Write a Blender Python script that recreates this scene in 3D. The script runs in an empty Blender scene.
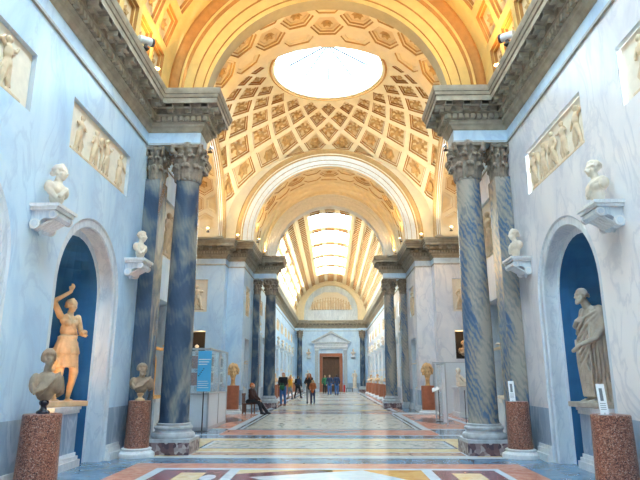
import bpy, bmesh, math, random
from mathutils import Vector, Matrix, Euler
PI = math.pi
random.seed(7)
SC = bpy.context.scene
COL = SC.collection
sin, cos, rad = math.sin, math.cos, math.radians

# ------------------------------------------------------------------ camera
F = 560.0
PITCH = math.atan(138 / F)
YAW = math.atan(12 * math.cos(PITCH) / F)
cd = bpy.data.cameras.new('camera')
cam = bpy.data.objects.new('camera', cd)
COL.objects.link(cam)
cd.sensor_fit = 'HORIZONTAL'; cd.sensor_width = 36.0; cd.lens = 36.0 * F / 640
cd.clip_start = 0.05; cd.clip_end = 300
cam.location = (0.1, 0, 1.5)
cam.rotation_euler = (PI / 2 + PITCH, 0, YAW)
SC.camera = cam

# ------------------------------------------------------------------ materials
def nodes_of(name):
    m = bpy.data.materials.new(name); m.use_nodes = True
    nt = m.node_tree; b = nt.nodes['Principled BSDF']
    return m, nt, b
def N(nt, t, **k):
    n = nt.nodes.new(t)
    for a, v in k.items():
        if a in n.inputs: n.inputs[a].default_value = v
        else: setattr(n, a, v)
    return n
def ramp(nt, fac, stops):
    r = nt.nodes.new('ShaderNodeValToRGB'); e = r.color_ramp.elements
    while len(e) > 1: e.remove(e[-1])
    e[0].position = stops[0][0]; e[0].color = (*stops[0][1], 1)
    for p, c in stops[1:]:
        q = e.new(p); q.color = (*c, 1)
    nt.links.new(fac, r.inputs['Fac']); return r.outputs['Color']
def coords(nt, scale=(1, 1, 1), rot=(0, 0, 0)):
    tc = nt.nodes.new('ShaderNodeTexCoord'); mp = nt.nodes.new('ShaderNodeMapping')
    mp.inputs['Scale'].default_value = scale; mp.inputs['Rotation'].default_value = rot
    nt.links.new(tc.outputs['Object'], mp.inputs['Vector']); return mp.outputs['Vector']
def plain(name, c, rough=0.6, metal=0.0, var=0.12, scale=8, bump=0.0):
    m, nt, b = nodes_of(name)
    v = coords(nt)
    n = N(nt, 'ShaderNodeTexNoise', Scale=scale, Detail=5.0); nt.links.new(v, n.inputs['Vector'])
    lo = tuple(x * (1 - var) for x in c); hi = tuple(min(1, x * (1 + var)) for x in c)
    nt.links.new(ramp(nt, n.outputs['Fac'], [(0.3, lo), (0.7, hi)]), b.inputs['Base Color'])
    b.inputs['Roughness'].default_value = rough; b.inputs['Metallic'].default_value = metal
    if bump:
        bp = N(nt, 'ShaderNodeBump', Strength=bump, Distance=0.02)
        nt.links.new(n.outputs['Fac'], bp.inputs['Height']); nt.links.new(bp.outputs['Normal'], b.inputs['Normal'])
    return m
def marble(name, stops, scale=1.0, rot=(0.5, 0.3, 0.2), stretch=(1, 1, 0.35), dist=1.6, rough=0.35, detail=7, veins=None):
    m, nt, b = nodes_of(name)
    v = coords(nt, stretch, rot)
    n = N(nt, 'ShaderNodeTexNoise', Scale=scale, Detail=float(detail), Roughness=0.6, Distortion=dist)
    nt.links.new(v, n.inputs['Vector'])
    col = ramp(nt, n.outputs['Fac'], stops)
    if veins:
        n2 = N(nt, 'ShaderNodeTexNoise', Scale=scale * 1.7, Detail=6.0, Roughness=0.55, Distortion=dist * 1.4)
        nt.links.new(v, n2.inputs['Vector'])
        f = ramp(nt, n2.outputs['Fac'], [(0.46, (0, 0, 0)), (0.5, (veins[1],) * 3), (0.54, (0, 0, 0))])
        mx = N(nt, 'ShaderNodeMix', data_type='RGBA')
        nt.links.new(f, mx.inputs[0]); nt.links.new(col, mx.inputs[6]); mx.inputs[7].default_value = (*veins[0], 1)
        col = mx.outputs[2]
    nt.links.new(col, b.inputs['Base Color'])
    b.inputs['Roughness'].default_value = rough
    return m
def swirl(name, stops, rough=0.22, rot=(0.3, 0.5, 0.2), wave=.05):
    """large cloudy patches with fine wavy veining on top"""
    m, nt, b = nodes_of(name)
    v = coords(nt, (1, 1, 0.45), rot)
    big = N(nt, 'ShaderNodeTexNoise', Scale=1.5, Detail=3.0, Distortion=1.2); nt.links.new(v, big.inputs['Vector'])
    w = N(nt, 'ShaderNodeTexWave', Scale=4.5, Distortion=9.0, Detail=4.0)
    w.inputs['Detail Scale'].default_value = 1.3; w.inputs['Detail Roughness'].default_value = 0.65
    nt.links.new(v, w.inputs['Vector'])
    a = N(nt, 'ShaderNodeMath', operation='MULTIPLY_ADD'); a.inputs[1].default_value = wave
    s = N(nt, 'ShaderNodeMath', operation='MULTIPLY_ADD'); s.inputs[1].default_value = 1.9; s.inputs[2].default_value = -0.46
    nt.links.new(big.outputs['Fac'], s.inputs[0])
    nt.links.new(w.outputs['Fac'], a.inputs[0]); nt.links.new(s.outputs[0], a.inputs[2])
    nt.links.new(ramp(nt, a.outputs[0], stops), b.inputs['Base Color'])
    b.inputs['Roughness'].default_value = rough
    return m
def speckle(name, cols, scale=40, rough=0.35):
    m, nt, b = nodes_of(name)
    v = coords(nt)
    w = N(nt, 'ShaderNodeTexVoronoi', Scale=scale); nt.links.new(v, w.inputs['Vector'])
    sp = N(nt, 'ShaderNodeSeparateColor'); nt.links.new(w.outputs['Color'], sp.inputs[0])
    nt.links.new(ramp(nt, sp.outputs[0], cols), b.inputs['Base Color'])
    b.inputs['Roughness'].default_value = rough
    return m

M = {}
M['wall'] = marble('wall_marble', [(0.28, (0.34, 0.54, 0.78)), (0.45, (0.50, 0.69, 0.88)), (0.58, (0.60, 0.77, 0.92)), (0.8, (0.67, 0.81, 0.94))], 0.8, rot=(0.7, 0.0, 0.3), stretch=(1, 1, 0.5), dist=.7, veins=((0.38, 0.54, 0.75), 0.5))  # grey-white marble with the cool daylight blue put into its colour
M['wall_r'] = marble('wall_marble_pale', [(0.28, (0.56, 0.58, 0.66)), (0.45, (0.72, 0.73, 0.78)), (0.58, (0.82, 0.81, 0.83)), (0.8, (0.87, 0.86, 0.87))], 0.8, rot=(0.7, 0.0, 0.3), stretch=(1, 1, 0.5), dist=.7, veins=((0.50, 0.53, 0.62), 0.45))  # same marble on the right; the difference in light is in the colour
M['dado'] = marble('dado_marble', [(0.3, (0.20, 0.30, 0.44)), (0.55, (0.34, 0.44, 0.57)), (0.8, (0.46, 0.55, 0.66))], 1.0, rot=(0.9, 0.2, 0.0), dist=1.0, veins=((0.7, 0.76, 0.82), 0.4))
M['frame'] = marble('frame_marble', [(0.3, (0.50, 0.58, 0.68)), (0.6, (0.70, 0.77, 0.84))], 1.6, stretch=(1, 1, .3), veins=((0.4, 0.5, 0.62), 0.5))
M['white'] = marble('white_marble', [(0.3, (0.62, 0.66, 0.70)), (0.6, (0.80, 0.82, 0.84))], 2.0, veins=((0.5, 0.54, 0.6), 0.4))
M['blue_col'] = swirl('blue_grey_marble', [(0.0, (0.02, 0.04, 0.08)), (.4, (0.045, 0.08, 0.14)), (0.5, (0.095, 0.13, 0.17)), (0.62, (0.17, 0.19, 0.20)), (0.8, (0.29, 0.29, 0.27))])
M['grey_col'] = swirl('grey_veined_marble', [(0.0, (0.04, 0.09, 0.19)), (0.36, (0.10, 0.16, 0.26)), (0.46, (0.20, 0.22, 0.24)), (0.6, (0.27, 0.265, 0.25)), (0.8, (0.36, 0.33, 0.29))], rot=(0.2, 0.9, 0.5), wave=.26)
M['cap'] = plain('carved_capital_stone', (0.23, 0.19, 0.15), 0.7, var=0.35, scale=9)
M['base'] = plain('base_stone', (0.42, 0.46, 0.50), 0.45, var=0.2)
M['plinth'] = speckle('breccia', [(0, (0.06, 0.04, 0.06)), (0.4, (0.16, 0.09, 0.10)), (0.65, (0.28, 0.22, 0.24)), (0.85, (0.42, 0.38, 0.38))], 13)
M['granite'] = speckle('red_granite', [(0, (0.05, 0.02, 0.02)), (0.3, (0.20, 0.075, 0.05)), (0.6, (0.32, 0.13, 0.085)), (0.88, (0.42, 0.20, 0.14)), (1, (0.5, 0.36, 0.30))], 85)
M['red_stone'] = plain('red_brown_stone', (0.36, 0.12, 0.06), 0.4, var=0.15)
M['cornice'] = plain('cornice_stone', (0.36, 0.32, 0.25), 0.75, var=0.22, scale=5)
M['stucco'] = plain('cream_stucco', (0.87, 0.75, 0.52), 0.8, var=0.05, scale=4)
M['gold'] = plain('golden_stucco', (0.74, 0.54, 0.20), 0.8, var=0.08, scale=4)  # near vault and arch stucco, warm lamp glow put into the colour
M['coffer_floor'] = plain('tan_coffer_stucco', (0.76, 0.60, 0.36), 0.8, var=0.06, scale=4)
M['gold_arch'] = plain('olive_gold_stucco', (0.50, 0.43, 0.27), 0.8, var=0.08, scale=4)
M['ochre'] = plain('ochre_stucco', (0.46, 0.22, 0.06), 0.85, var=0.12, scale=6)
M['rosette'] = plain('rosette_stucco', (0.54, 0.34, 0.14), 0.8, var=0.1)
M['arch'] = plain('pale_arch_stucco', (0.78, 0.76, 0.70), 0.8, var=0.06)
M['niche'] = plain('blue_painted_niche', (0.025, 0.13, 0.30), 0.85, var=0.12, scale=3)
M['statue'] = plain('aged_marble', (0.66, 0.44, 0.25), 0.5, var=0.2, scale=6)
M['statue_w'] = plain('pale_statue_marble', (0.72, 0.63, 0.52), 0.5, var=0.16, scale=7)
M['statue_g'] = plain('grey_statue_marble', (0.42, 0.37, 0.31), 0.5, var=0.2, scale=7)
M['statue_b'] = plain('weathered_brown_marble', (0.30, 0.22, 0.15), 0.5, var=0.25, scale=7)
M['statue_o'] = plain('golden_statue_marble', (0.78, 0.42, 0.14), 0.5, var=0.2, scale=7)
M['head_gold'] = plain('yellow_brown_marble', (0.66, 0.42, 0.20), 0.5, var=0.3, scale=5)
M['relief'] = plain('relief_ground', (0.80, 0.72, 0.60), 0.8, var=0.06)
M['relief_f'] = plain('relief_figures', (0.68, 0.53, 0.36), 0.75, var=0.12)
M['black'] = plain('black_gloss', (0.012, 0.014, 0.03), 0.25)
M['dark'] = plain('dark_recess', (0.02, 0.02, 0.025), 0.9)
M['metal'] = plain('brushed_metal', (0.55, 0.58, 0.62), 0.35, 0.8, var=0.05)
M['dmetal'] = plain('dark_metal', (0.05, 0.05, 0.06), 0.4, 0.6)
M['paper'] = plain('white_paper', (0.85, 0.87, 0.90), 0.7, var=0.02)
M['panelw'] = plain('white_panel', (0.72, 0.78, 0.84), 0.5, var=0.02)
M['signblue'] = plain('sign_blue', (0.08, 0.45, 0.78), 0.5, var=0.03)
M['wood'] = marble('dark_wood', [(0.3, (0.05, 0.022, 0.01)), (0.6, (0.13, 0.06, 0.03))], 5, stretch=(3, 3, .3), rough=0.45)
M['chairw'] = plain('chair_wood', (0.16, 0.06, 0.03), 0.5)
M['skin'] = plain('skin', (0.62, 0.34, 0.23), 0.6, var=0.04)
M['hair_red'] = plain('auburn_hair', (0.46, 0.12, 0.025), 0.6)
M['hair_dk'] = plain('dark_brown_hair', (0.05, 0.025, 0.015), 0.6)
M['hair_lt'] = plain('light_hair', (0.50, 0.32, 0.12), 0.6)
M['c_black'] = plain('black_cloth', (0.016, 0.016, 0.022), 0.9)
M['c_brown'] = plain('dark_brown_cloth', (0.055, 0.022, 0.018), 0.9)
M['c_jeans'] = plain('blue_denim', (0.045, 0.13, 0.34), 0.9)
M['c_navy'] = plain('navy_cloth', (0.02, 0.035, 0.09), 0.9)
M['c_yellow'] = plain('mustard_cloth', (0.72, 0.33, 0.03), 0.9)
M['c_orange'] = plain('rust_orange_cloth', (0.42, 0.12, 0.04), 0.9)
M['c_green'] = plain('dark_green_bag', (0.02, 0.14, 0.06), 0.8)
M['c_grey'] = plain('grey_cloth', (0.20, 0.22, 0.24), 0.9)
M['c_boots'] = plain('brown_leather', (0.12, 0.04, 0.025), 0.6)
M['c_white'] = plain('white_cloth', (0.7, 0.72, 0.75), 0.9)
M['c_red'] = plain('red_plastic', (0.6, 0.03, 0.02), 0.5)
# floor stones
def fl(name, stops, scale=3, veins=None, st=(1, 1, 1)):
    m = marble('floor_' + name, stops, scale, rot=(0, 0, .5), stretch=st, dist=1.5, rough=0.17, veins=veins)
    m.node_tree.nodes['Principled BSDF'].inputs['Specular IOR Level'].default_value = 0.28
    return m
M['f_white'] = fl('white', [(0.3, (0.50, 0.62, 0.72)), (0.6, (0.66, 0.76, 0.84))], 3)
M['f_blue'] = fl('blue', [(0.3, (0.06, 0.13, 0.22)), (0.6, (0.14, 0.26, 0.40)), (0.75, (0.20, 0.32, 0.44))], 1.2, ((0.25, 0.36, 0.48), 0.3))
M['f_pink'] = fl('pink', [(0.3, (0.52, 0.20, 0.14)), (0.6, (0.68, 0.34, 0.25))], 2.5, ((0.7, 0.55, 0.48), 0.4))
M['f_purple'] = fl('purple', [(0.3, (0.14, 0.03, 0.045)), (0.6, (0.26, 0.07, 0.08))], 4, ((0.4, 0.2, 0.2), 0.4))
M['f_yellow'] = fl('yellow', [(0.3, (0.74, 0.54, 0.24)), (0.6, (0.84, 0.74, 0.48))], 2.5, ((0.6, 0.36, 0.2), 0.5))
M['f_orange'] = fl('orange', [(0.3, (0.62, 0.26, 0.05)), (0.6, (0.80, 0.46, 0.12))], 2.5)
M['f_mosaic'] = fl('mosaic', [(0.40, (0.30, 0.33, 0.32)), (0.47, (0.62, 0.62, 0.56)), (0.56, (0.70, 0.68, 0.60)), (0.66, (0.40, 0.40, 0.36))], 3.4)
M['f_line'] = fl('line', [(0.3, (0.10, 0.11, 0.14)), (0.6, (0.16, 0.17, 0.20))], 3)
M['f_red'] = fl('speckled', [(0.35, (0.34, 0.13, 0.10)), (0.5, (0.56, 0.38, 0.28)), (0.65, (0.66, 0.50, 0.38))], 5)

def emis(name, c, s, thru=False):
    m = bpy.data.materials.new(name); m.use_nodes = True; nt = m.node_tree
    nt.nodes.remove(nt.nodes['Principled BSDF'])
    e = N(nt, 'ShaderNodeEmission', Color=(*c, 1), Strength=s)
    o = nt.nodes['Material Output']
    if thru:
        t = nt.nodes.new('ShaderNodeBsdfTransparent'); a = nt.nodes.new('ShaderNodeAddShader')
        nt.links.new(e.outputs[0], a.inputs[0]); nt.links.new(t.outputs[0], a.inputs[1]); nt.links.new(a.outputs[0], o.inputs[0])
    else: nt.links.new(e.outputs[0], o.inputs[0])
    return m
SKYC = (0.55, 0.82, 1.0)
M['sky_glass'] = emis('daylit_skylight_glass', SKYC, 8, True)
M['sky_glass_near'] = emis('daylit_near_skylight_glass', SKYC, 28)
M['oculus_glass'] = emis('daylit_oculus_glass', SKYC, 26)
M['lamp_glow'] = emis('lamp_glow', (1.0, 0.62, 0.22), 30)
def glassm(name, c, rough=0.02):
    m, nt, b = nodes_of(name)
    b.inputs['Base Color'].default_value = (*c, 1); b.inputs['Roughness'].default_value = rough
    b.inputs['Alpha'].default_value = 0.25
    return m
M['glass'] = glassm('display_glass', (0.5, 0.65, 0.72))

# ------------------------------------------------------------------ mesh builder
class MB:
    def __init__(s): s.v = []; s.f = []; s.m = []; s.mats = []
    def mi(s, m):
        if m not in s.mats: s.mats.append(m)
        return s.mats.index(m)
    def add(s, vs, fs, m):
        o = len(s.v); k = s.mi(m); s.v += [tuple(p) for p in vs]
        for f in fs: s.f.append(tuple(o + i for i in f)); s.m.append(k)
    def quad(s, a, b, c, d, m): s.add([a, b, c, d], [(0, 1, 2, 3)], m)
    def poly(s, ps, m): s.add(ps, [tuple(range(len(ps)))], m)
    def box(s, x0, x1, y0, y1, z0, z1, m, M4=None):
        vs = [(x, y, z) for z in (z0, z1) for y in (y0, y1) for x in (x0, x1)]
        if M4 is not None: vs = [tuple(M4 @ Vector(p)) for p in vs]
        s.add(vs, [(0, 2, 3, 1), (4, 5, 7, 6), (0, 1, 5, 4), (2, 6, 7, 3), (0, 4, 6, 2), (1, 3, 7, 5)], m)
    def lathe(s, prof, m, c=(0, 0), n=32, caps=True, M4=None):
        vs = []; fs = []
        for r, z in prof:
            for i in range(n):
                a = 2 * PI * i / n; vs.append((c[0] + r * cos(a), c[1] + r * sin(a), z))
        for j in range(len(prof) - 1):
            for i in range(n):
                fs.append((j * n + i, j * n + (i + 1) % n, (j + 1) * n + (i + 1) % n, (j + 1) * n + i))
        if caps:
            fs.append(tuple(reversed(range(n)))); fs.append(tuple((len(prof) - 1) * n + i for i in range(n)))
        if M4 is not None: vs = [tuple(M4 @ Vector(p)) for p in vs]
        s.add(vs, fs, m)
    def tube(s, p0, p1, r0, r1, m, n=10):
        p0 = Vector(p0); p1 = Vector(p1); d = p1 - p0; L = d.length
        M4 = Matrix.Translation(p0) @ d.to_track_quat('Z', 'Y').to_matrix().to_4x4()
        s.lathe([(r0, 0), (r1, L)], m, n=n, M4=M4)
    def prism(s, pts, y0, y1, m, M4=None):          # polygon in xz pushed along y
        n = len(pts); vs = [(x, y0, z) for x, z in pts] + [(x, y1, z) for x, z in pts]
        fs = [tuple(range(n)), tuple(reversed(range(n, 2 * n)))] + [(i, i + n, (i + 1) % n + n, (i + 1) % n) for i in range(n)]
        if M4 is not None: vs = [tuple(M4 @ Vector(p)) for p in vs]
        s.add(vs, fs, m)
    def build(s, name, parent=None, smooth=None, recalc=True, loc=None):
        me = bpy.data.meshes.new(name); me.from_pydata(s.v, [], s.f)
        for m in s.mats: me.materials.append(M[m])
        me.polygons.foreach_set('material_index', s.m)
        if recalc:
            b = bmesh.new(); b.from_mesh(me); bmesh.ops.recalc_face_normals(b, faces=b.faces); b.to_mesh(me); b.free()
        if smooth is not None:
            me.polygons.foreach_set('use_smooth', [True] * len(me.polygons)); me.set_sharp_from_angle(angle=rad(smooth))
        o = bpy.data.objects.new(name, me); COL.objects.link(o)
        if parent is not None: o.parent = parent
        if loc is not None: o.location = loc
        return o
def tag(o, label=None, cat=None, group=None, kind=None):
    if label: o['label'] = label
    if cat: o['category'] = cat
    if group: o['group'] = group
    if kind: o['kind'] = kind
    return o
def struct(o): o['kind'] = 'structure'; return o
def empty(name, loc, rz, label, cat, group=None):
    o = bpy.data.objects.new(name, None); COL.objects.link(o); o.location = loc; o.rotation_euler = (0, 0, rz)
    o.empty_display_size = 0.1
    return tag(o, label, cat, group)
def dup(root, loc, rz, label, group=None, scale=None):
    c = root.copy(); COL.objects.link(c); c.location = loc; c.rotation_euler = (0, 0, rz); c['label'] = label
    if group: c['group'] = group
    if scale: c.scale = scale
    for ch in list(root.children):
        d = ch.copy(); COL.objects.link(d); d.parent = c
        for g in list(ch.children):
            e = g.copy(); COL.objects.link(e); e.parent = d
    return c

# ------------------------------------------------------------------ sculpting: primitives fused by a voxel remesh into one surface
class Sculpt:
    def __init__(s, M4=None): s.v = []; s.f = []; s.M = M4 or Matrix.Identity(4)
    def _add(s, vs, fs, L=None):
        T = s.M @ L if L is not None else s.M
        o = len(s.v); s.v += [tuple(T @ Vector(p)) for p in vs]; s.f += [tuple(o + i for i in f) for f in fs]
    def ell(s, c, r, rot=(0, 0, 0), n=14):
        if not hasattr(r, '__len__'): r = (r, r, r)
        vs = [(0, 0, -1)]; m = n // 2
        for j in range(1, m):
            t = PI * j / m
            for i in range(n):
                a = 2 * PI * i / n; vs.append((sin(t) * cos(a), sin(t) * sin(a), -cos(t)))
        vs.append((0, 0, 1)); fs = []
        for i in range(n):
            fs.append((0, 1 + (i + 1) % n, 1 + i))
            for j in range(m - 2):
                a = 1 + j * n
                fs.append((a + i, a + (i + 1) % n, a + n + (i + 1) % n, a + n + i))
            a = 1 + (m - 2) * n; fs.append((a + i, a + (i + 1) % n, len(vs) - 1))
        s._add(vs, fs, Matrix.LocRotScale(Vector(c), Euler(rot), Vector(r)))
    def cap(s, p0, r0, p1, r1, n=12):
        p0 = Vector(p0); p1 = Vector(p1); d = p1 - p0; L = max(d.length, 1e-4); pr = []
        for k in range(5): t = PI / 2 * (1 - k / 4.0); pr.append((r0 * cos(t) + 1e-4, -r0 * sin(t)))
        for k in range(5): t = PI / 2 * (k / 4.0); pr.append((r1 * cos(t) + 1e-4, L + r1 * sin(t)))
        vs = [(r * cos(2 * PI * i / n), r * sin(2 * PI * i / n), z) for r, z in pr for i in range(n)]
        fs = [(j * n + i, j * n + (i + 1) % n, (j + 1) * n + (i + 1) % n, (j + 1) * n + i) for j in range(len(pr) - 1) for i in range(n)]
        fs += [tuple(reversed(range(n))), tuple((len(pr) - 1) * n + i for i in range(n))]
        s._add(vs, fs, Matrix.Translation(p0) @ d.to_track_quat('Z', 'Y').to_matrix().to_4x4())
    def chain(s, pts):
        for (a, ra), (b, rb) in zip(pts, pts[1:]): s.cap(a, ra, b, rb)
    def box(s, x0, x1, y0, y1, z0, z1, L=None):
        vs = [(x, y, z) for z in (z0, z1) for y in (y0, y1) for x in (x0, x1)]
        s._add(vs, [(0, 2, 3, 1), (4, 5, 7, 6), (0, 1, 5, 4), (2, 6, 7, 3), (0, 4, 6, 2), (1, 3, 7, 5)], L)
    def loft(s, rings, n=72):       # (z, cx, cy, rx, ry, amp, folds, phase)
        vs = []
        for z, cx, cy, rx, ry, amp, k, ph in rings:
            for i in range(n):
                a = 2 * PI * i / n; q = 1 + amp * (abs(sin(k * a / 2 + ph)) - 0.5) * 2
                vs.append((cx + rx * q * cos(a), cy + ry * q * sin(a), z))
        R = len(rings)
        fs = [(j * n + i, j * n + (i + 1) % n, (j + 1) * n + (i + 1) % n, (j + 1) * n + i) for j in range(R - 1) for i in range(n)]
        fs += [tuple(reversed(range(n))), tuple((R - 1) * n + i for i in range(n))]
        s._add(vs, fs)
    def mesh(s, name, mat, voxel=0.02, sm=2):
        me = bpy.data.meshes.new(name); me.from_pydata(s.v, [], s.f); me.update()
        o = bpy.data.objects.new(name + '_src', me); COL.objects.link(o)
        r = o.modifiers.new('r', 'REMESH'); r.mode = 'VOXEL'; r.voxel_size = voxel
        if sm:
            q = o.modifiers.new('s', 'SMOOTH'); q.iterations = sm; q.factor = 0.5
        dg = bpy.context.evaluated_depsgraph_get()
        out = bpy.data.meshes.new_from_object(o.evaluated_get(dg)); out.name = name
        bpy.data.objects.remove(o); bpy.data.meshes.remove(me)
        out.materials.clear(); out.materials.append(M[mat])
        out.polygons.foreach_set('use_smooth', [True] * len(out.polygons))
        return out
def link(name, me, parent=None, loc=None, rz=None):
    o = bpy.data.objects.new(name, me); COL.objects.link(o)
    if parent is not None: o.parent = parent
    if loc is not None: o.location = loc
    if rz is not None: o.rotation_euler = (0, 0, rz)
    return o
# ------------------------------------------------------------------ the hall
W = 4.15            # half width of the gallery
YC = 20.95          # middle of the crossing
HALF = 5.15         # half side of the crossing square
ARM = 8.8
ZS, ZT = 6.75, 7.9  # string course, top of the cornice
CY1, CY2 = 12.25, 30.45
CX = 3.22

WM = ['wall']
def wall_rect(mb, P, us, u1, z0, z1, holes, mat=None, dado=True):
    mat = mat or WM[0]
    """vertical wall in (u, z) with rectangular recesses (ua, ub, za, zb, depth, back material, side material)"""
    U = sorted({us, u1, *[h[0] for h in holes], *[h[1] for h in holes]})
    Z = sorted({z0, z1, *([0.95] if dado and z0 < 0.95 < z1 else []), *[h[2] for h in holes], *[h[3] for h in holes]})
    for a, b in zip(U, U[1:]):
        for c, d in zip(Z, Z[1:]):
            mu, mz = (a + b) / 2, (c + d) / 2
            if any(h[0] < mu < h[1] and h[2] < mz < h[3] for h in holes): continue
            mb.quad(P(a, c, 0), P(b, c, 0), P(b, d, 0), P(a, d, 0), 'dado' if dado and mz < 0.95 else mat)
    for a, b, c, d, dep, bm, sm in holes:
        mb.quad(P(a, c, 0), P(a, c, dep), P(a, d, dep), P(a, d, 0), sm); mb.quad(P(b, c, 0), P(b, d, 0), P(b, d, dep), P(b, c, dep), sm)
        mb.quad(P(a, c, 0), P(b, c, 0), P(b, c, dep), P(a, c, dep), sm); mb.quad(P(a, d, 0), P(a, d, dep), P(b, d, dep), P(b, d, 0), sm)
        if bm: mb.quad(P(a, c, dep), P(b, c, dep), P(b, d, dep), P(a, d, dep), bm)

NR, NZ = 1.32, 2.95   # niche opening radius and springing height
PZ0, PZ1, PH = 5.15, 6.05, 1.32
def niche_bay(mb, P, yc, hw):
    for s in (-1, 1):
        a, b = sorted((yc + s * NR, yc + s * hw))
        mb.quad(P(a, 0, 0), P(b, 0, 0), P(b, .95, 0), P(a, .95, 0), 'dado')
        mb.quad(P(a, .95, 0), P(b, .95, 0), P(b, NZ, 0), P(a, NZ, 0), WM[0])
    zt = 4.7; H = zt - NZ; ca = math.atan2(H, hw)
    angs = sorted([PI * i / 28 for i in range(29)] + [ca, PI - ca])
    def outer(t):
        c, s = cos(t), sin(t)
        k = min(hw / abs(c) if abs(c) > 1e-6 else 1e9, H / s if s > 1e-6 else 1e9)
        return (yc + k * c, NZ + k * s)
    for t0, t1 in zip(angs, angs[1:]):
        o0, o1 = outer(t0), outer(t1)
        mb.quad(P(yc + NR * cos(t0), NZ + NR * sin(t0), 0), P(o0[0], o0[1], 0), P(o1[0], o1[1], 0), P(yc + NR * cos(t1), NZ + NR * sin(t1), 0), WM[0])
    wall_rect(mb, P, yc - hw, yc + hw, zt, 7.9, [(yc - PH, yc + PH, PZ0, PZ1, 0.10, None, 'frame')], dado=False)
def niche_shape(P, yc, name):
    mb = MB()
    rings = [(NR, 0), (NR - .03, .03), (NR - .15, .03), (NR - .17, .06), (NR - .17, .30), (NR - .30, .30)]
    def prof(r, d):
        return [P(yc + r, 0, d)] + [P(yc + r * cos(PI * i / 28), NZ + r * sin(PI * i / 28), d) for i in range(29)] + [P(yc - r, 0, d)]
    for (r0, d0), (r1, d1) in zip(rings, rings[1:]):
        A, B = prof(r0, d0), prof(r1, d1)
        for i in range(len(A) - 1): mb.quad(A[i], A[i + 1], B[i + 1], B[i], 'frame')
    r = NR - .30; n = 16
    for i in range(n):
        a0, a1 = PI * i / n, PI * (i + 1) / n
        p = lambda a, z: P(yc + r * cos(a), z, .30 + .8 * sin(a))
        mb.quad(p(a0, 0), p(a1, 0), p(a1, NZ), p(a0, NZ), 'niche')
        for j in range(8):
            e0, e1 = PI / 2 * j / 8, PI / 2 * (j + 1) / 8
            q = lambda a, e: P(yc + r * cos(a) * cos(e), NZ + r * sin(e), .30 + .8 * sin(a) * cos(e))
            # dome of the niche: half of a sphere cut by the wall plane
            mb.quad(q(a0, e0), q(a1, e0), q(a1, e1), q(a0, e1), 'niche')
    o = mb.build(name, smooth=30, recalc=False); struct(o); return o

# side walls
def side_P(s): return lambda u, z, d: (s * (W + d), u, z)
near_c = [9.7, 5.85, 2.0]
far_c = [33.1 + 3.85 * k for k in range(8)]
HW = 1.925
PASS = (12.6, 15.9)
for s, nm in ((-1, 'left'), (1, 'right')):
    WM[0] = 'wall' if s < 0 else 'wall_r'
    P = side_P(s); mb = MB()
    for yc in near_c + far_c: niche_bay(mb, P, yc, HW)
    wall_rect(mb, P, -4, near_c[-1] - HW, 0, 7.9, [])
    wall_rect(mb, P, near_c[0] + HW, PASS[0], 0, 7.9, [])
    wall_rect(mb, P, far_c[-1] + HW, 65, 0, 7.9, [])
    wall_rect(mb, P, 42.7 - PASS[0], far_c[0] - HW, 0, 7.9, [])
    for yy in (PASS, (42.7 - PASS[1], 42.7 - PASS[0])):
        m = (yy[0] + yy[1]) / 2 + (0.1 if yy[0] < 20 else -0.1)
        wall_rect(mb, P, yy[0], yy[1], 0, 7.9, [(m - .75, m + .75, 0.0, 3.4, .8, 'niche', 'frame'), (m - .75, m + .75, 4.5, 6.0, .1, None, 'frame')])
    struct(mb.build('wall_' + nm, recalc=False))
    for k, yc in enumerate(near_c + far_c): niche_shape(P, yc, 'wall_niche')
    # stepped piers towards the crossing, and the arms
    mb = MB()
    for m in (0, 1):
        Y = lambda y: 42.7 - y if m else y
        wall_rect(mb, lambda u, z, d: (s * u, Y(15.9 - d), z), W, 4.95, 0, 7.9, [])
        wall_rect(mb, lambda u, z, d: (s * (4.95 + d), Y(u), z), 15.9, 16.6, 0, 7.9, [])
        wall_rect(mb, lambda u, z, d: (s * u, Y(16.6 - d), z), 4.95, ARM, 0, 7.9,
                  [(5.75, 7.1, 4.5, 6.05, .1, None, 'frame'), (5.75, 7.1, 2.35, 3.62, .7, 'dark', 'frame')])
    wall_rect(mb, lambda u, z, d: (s * (ARM + d), u, z), 16.6, 26.1, 0, 7.9, [(YC - 1.2, YC + 1.2, 1.0, 4.2, .6, 'niche', 'frame')])
    struct(mb.build('wall_crossing_' + nm, recalc=False))
    # foot mouldings
    mb = MB()
    def foot(a, b):
        x0, x1, x2 = W - .10, W - .06, W - .03
        for xx, z0, z1 in ((x0, 0, .13), (x1, .13, .22), (x2, .22, .28)):
            mb.box(min(s * xx, s * (W + .01)), max(s * xx, s * (W + .01)), a - (W - xx) * 0, b, z0, z1, 'white')
    cs = near_c + far_c
    for c in cs:
        foot(c - HW, c - NR); foot(c + NR, c + HW)
    foot(-4, near_c[-1] - HW); foot(12.65, 13.6); foot(15.1, 15.9); foot(26.8, 27.6); foot(29.1, 30.0); foot(far_c[-1] + HW, 65)
    for m in (0, 1):
        Y = lambda y: 42.7 - y if m else y
        for xx, z1 in ((.10, .13), (.06, .22), (.03, .28)):
            a, b = sorted((Y(15.9 + xx), Y(15.88))); mb.box(*sorted((s * W, s * 4.95)), a, b, 0, z1, 'white')
            a, b = sorted((Y(16.6 + xx), Y(16.58))); mb.box(*sorted((s * 4.95, s * ARM)), a, b, 0, z1, 'white')
    struct(mb.build('baseboard_' + nm))

WM[0] = 'wall'
# end wall behind the door, and the wall behind the viewpoint
mb = MB()
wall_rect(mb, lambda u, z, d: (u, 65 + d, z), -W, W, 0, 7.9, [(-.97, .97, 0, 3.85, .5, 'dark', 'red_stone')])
struct(mb.build('wall_end', recalc=False))
mb = MB(); wall_rect(mb, lambda u, z, d: (u, -4 - d, z), -W, W, 0, 12.6, []); struct(mb.build('wall_back', recalc=False))

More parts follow.
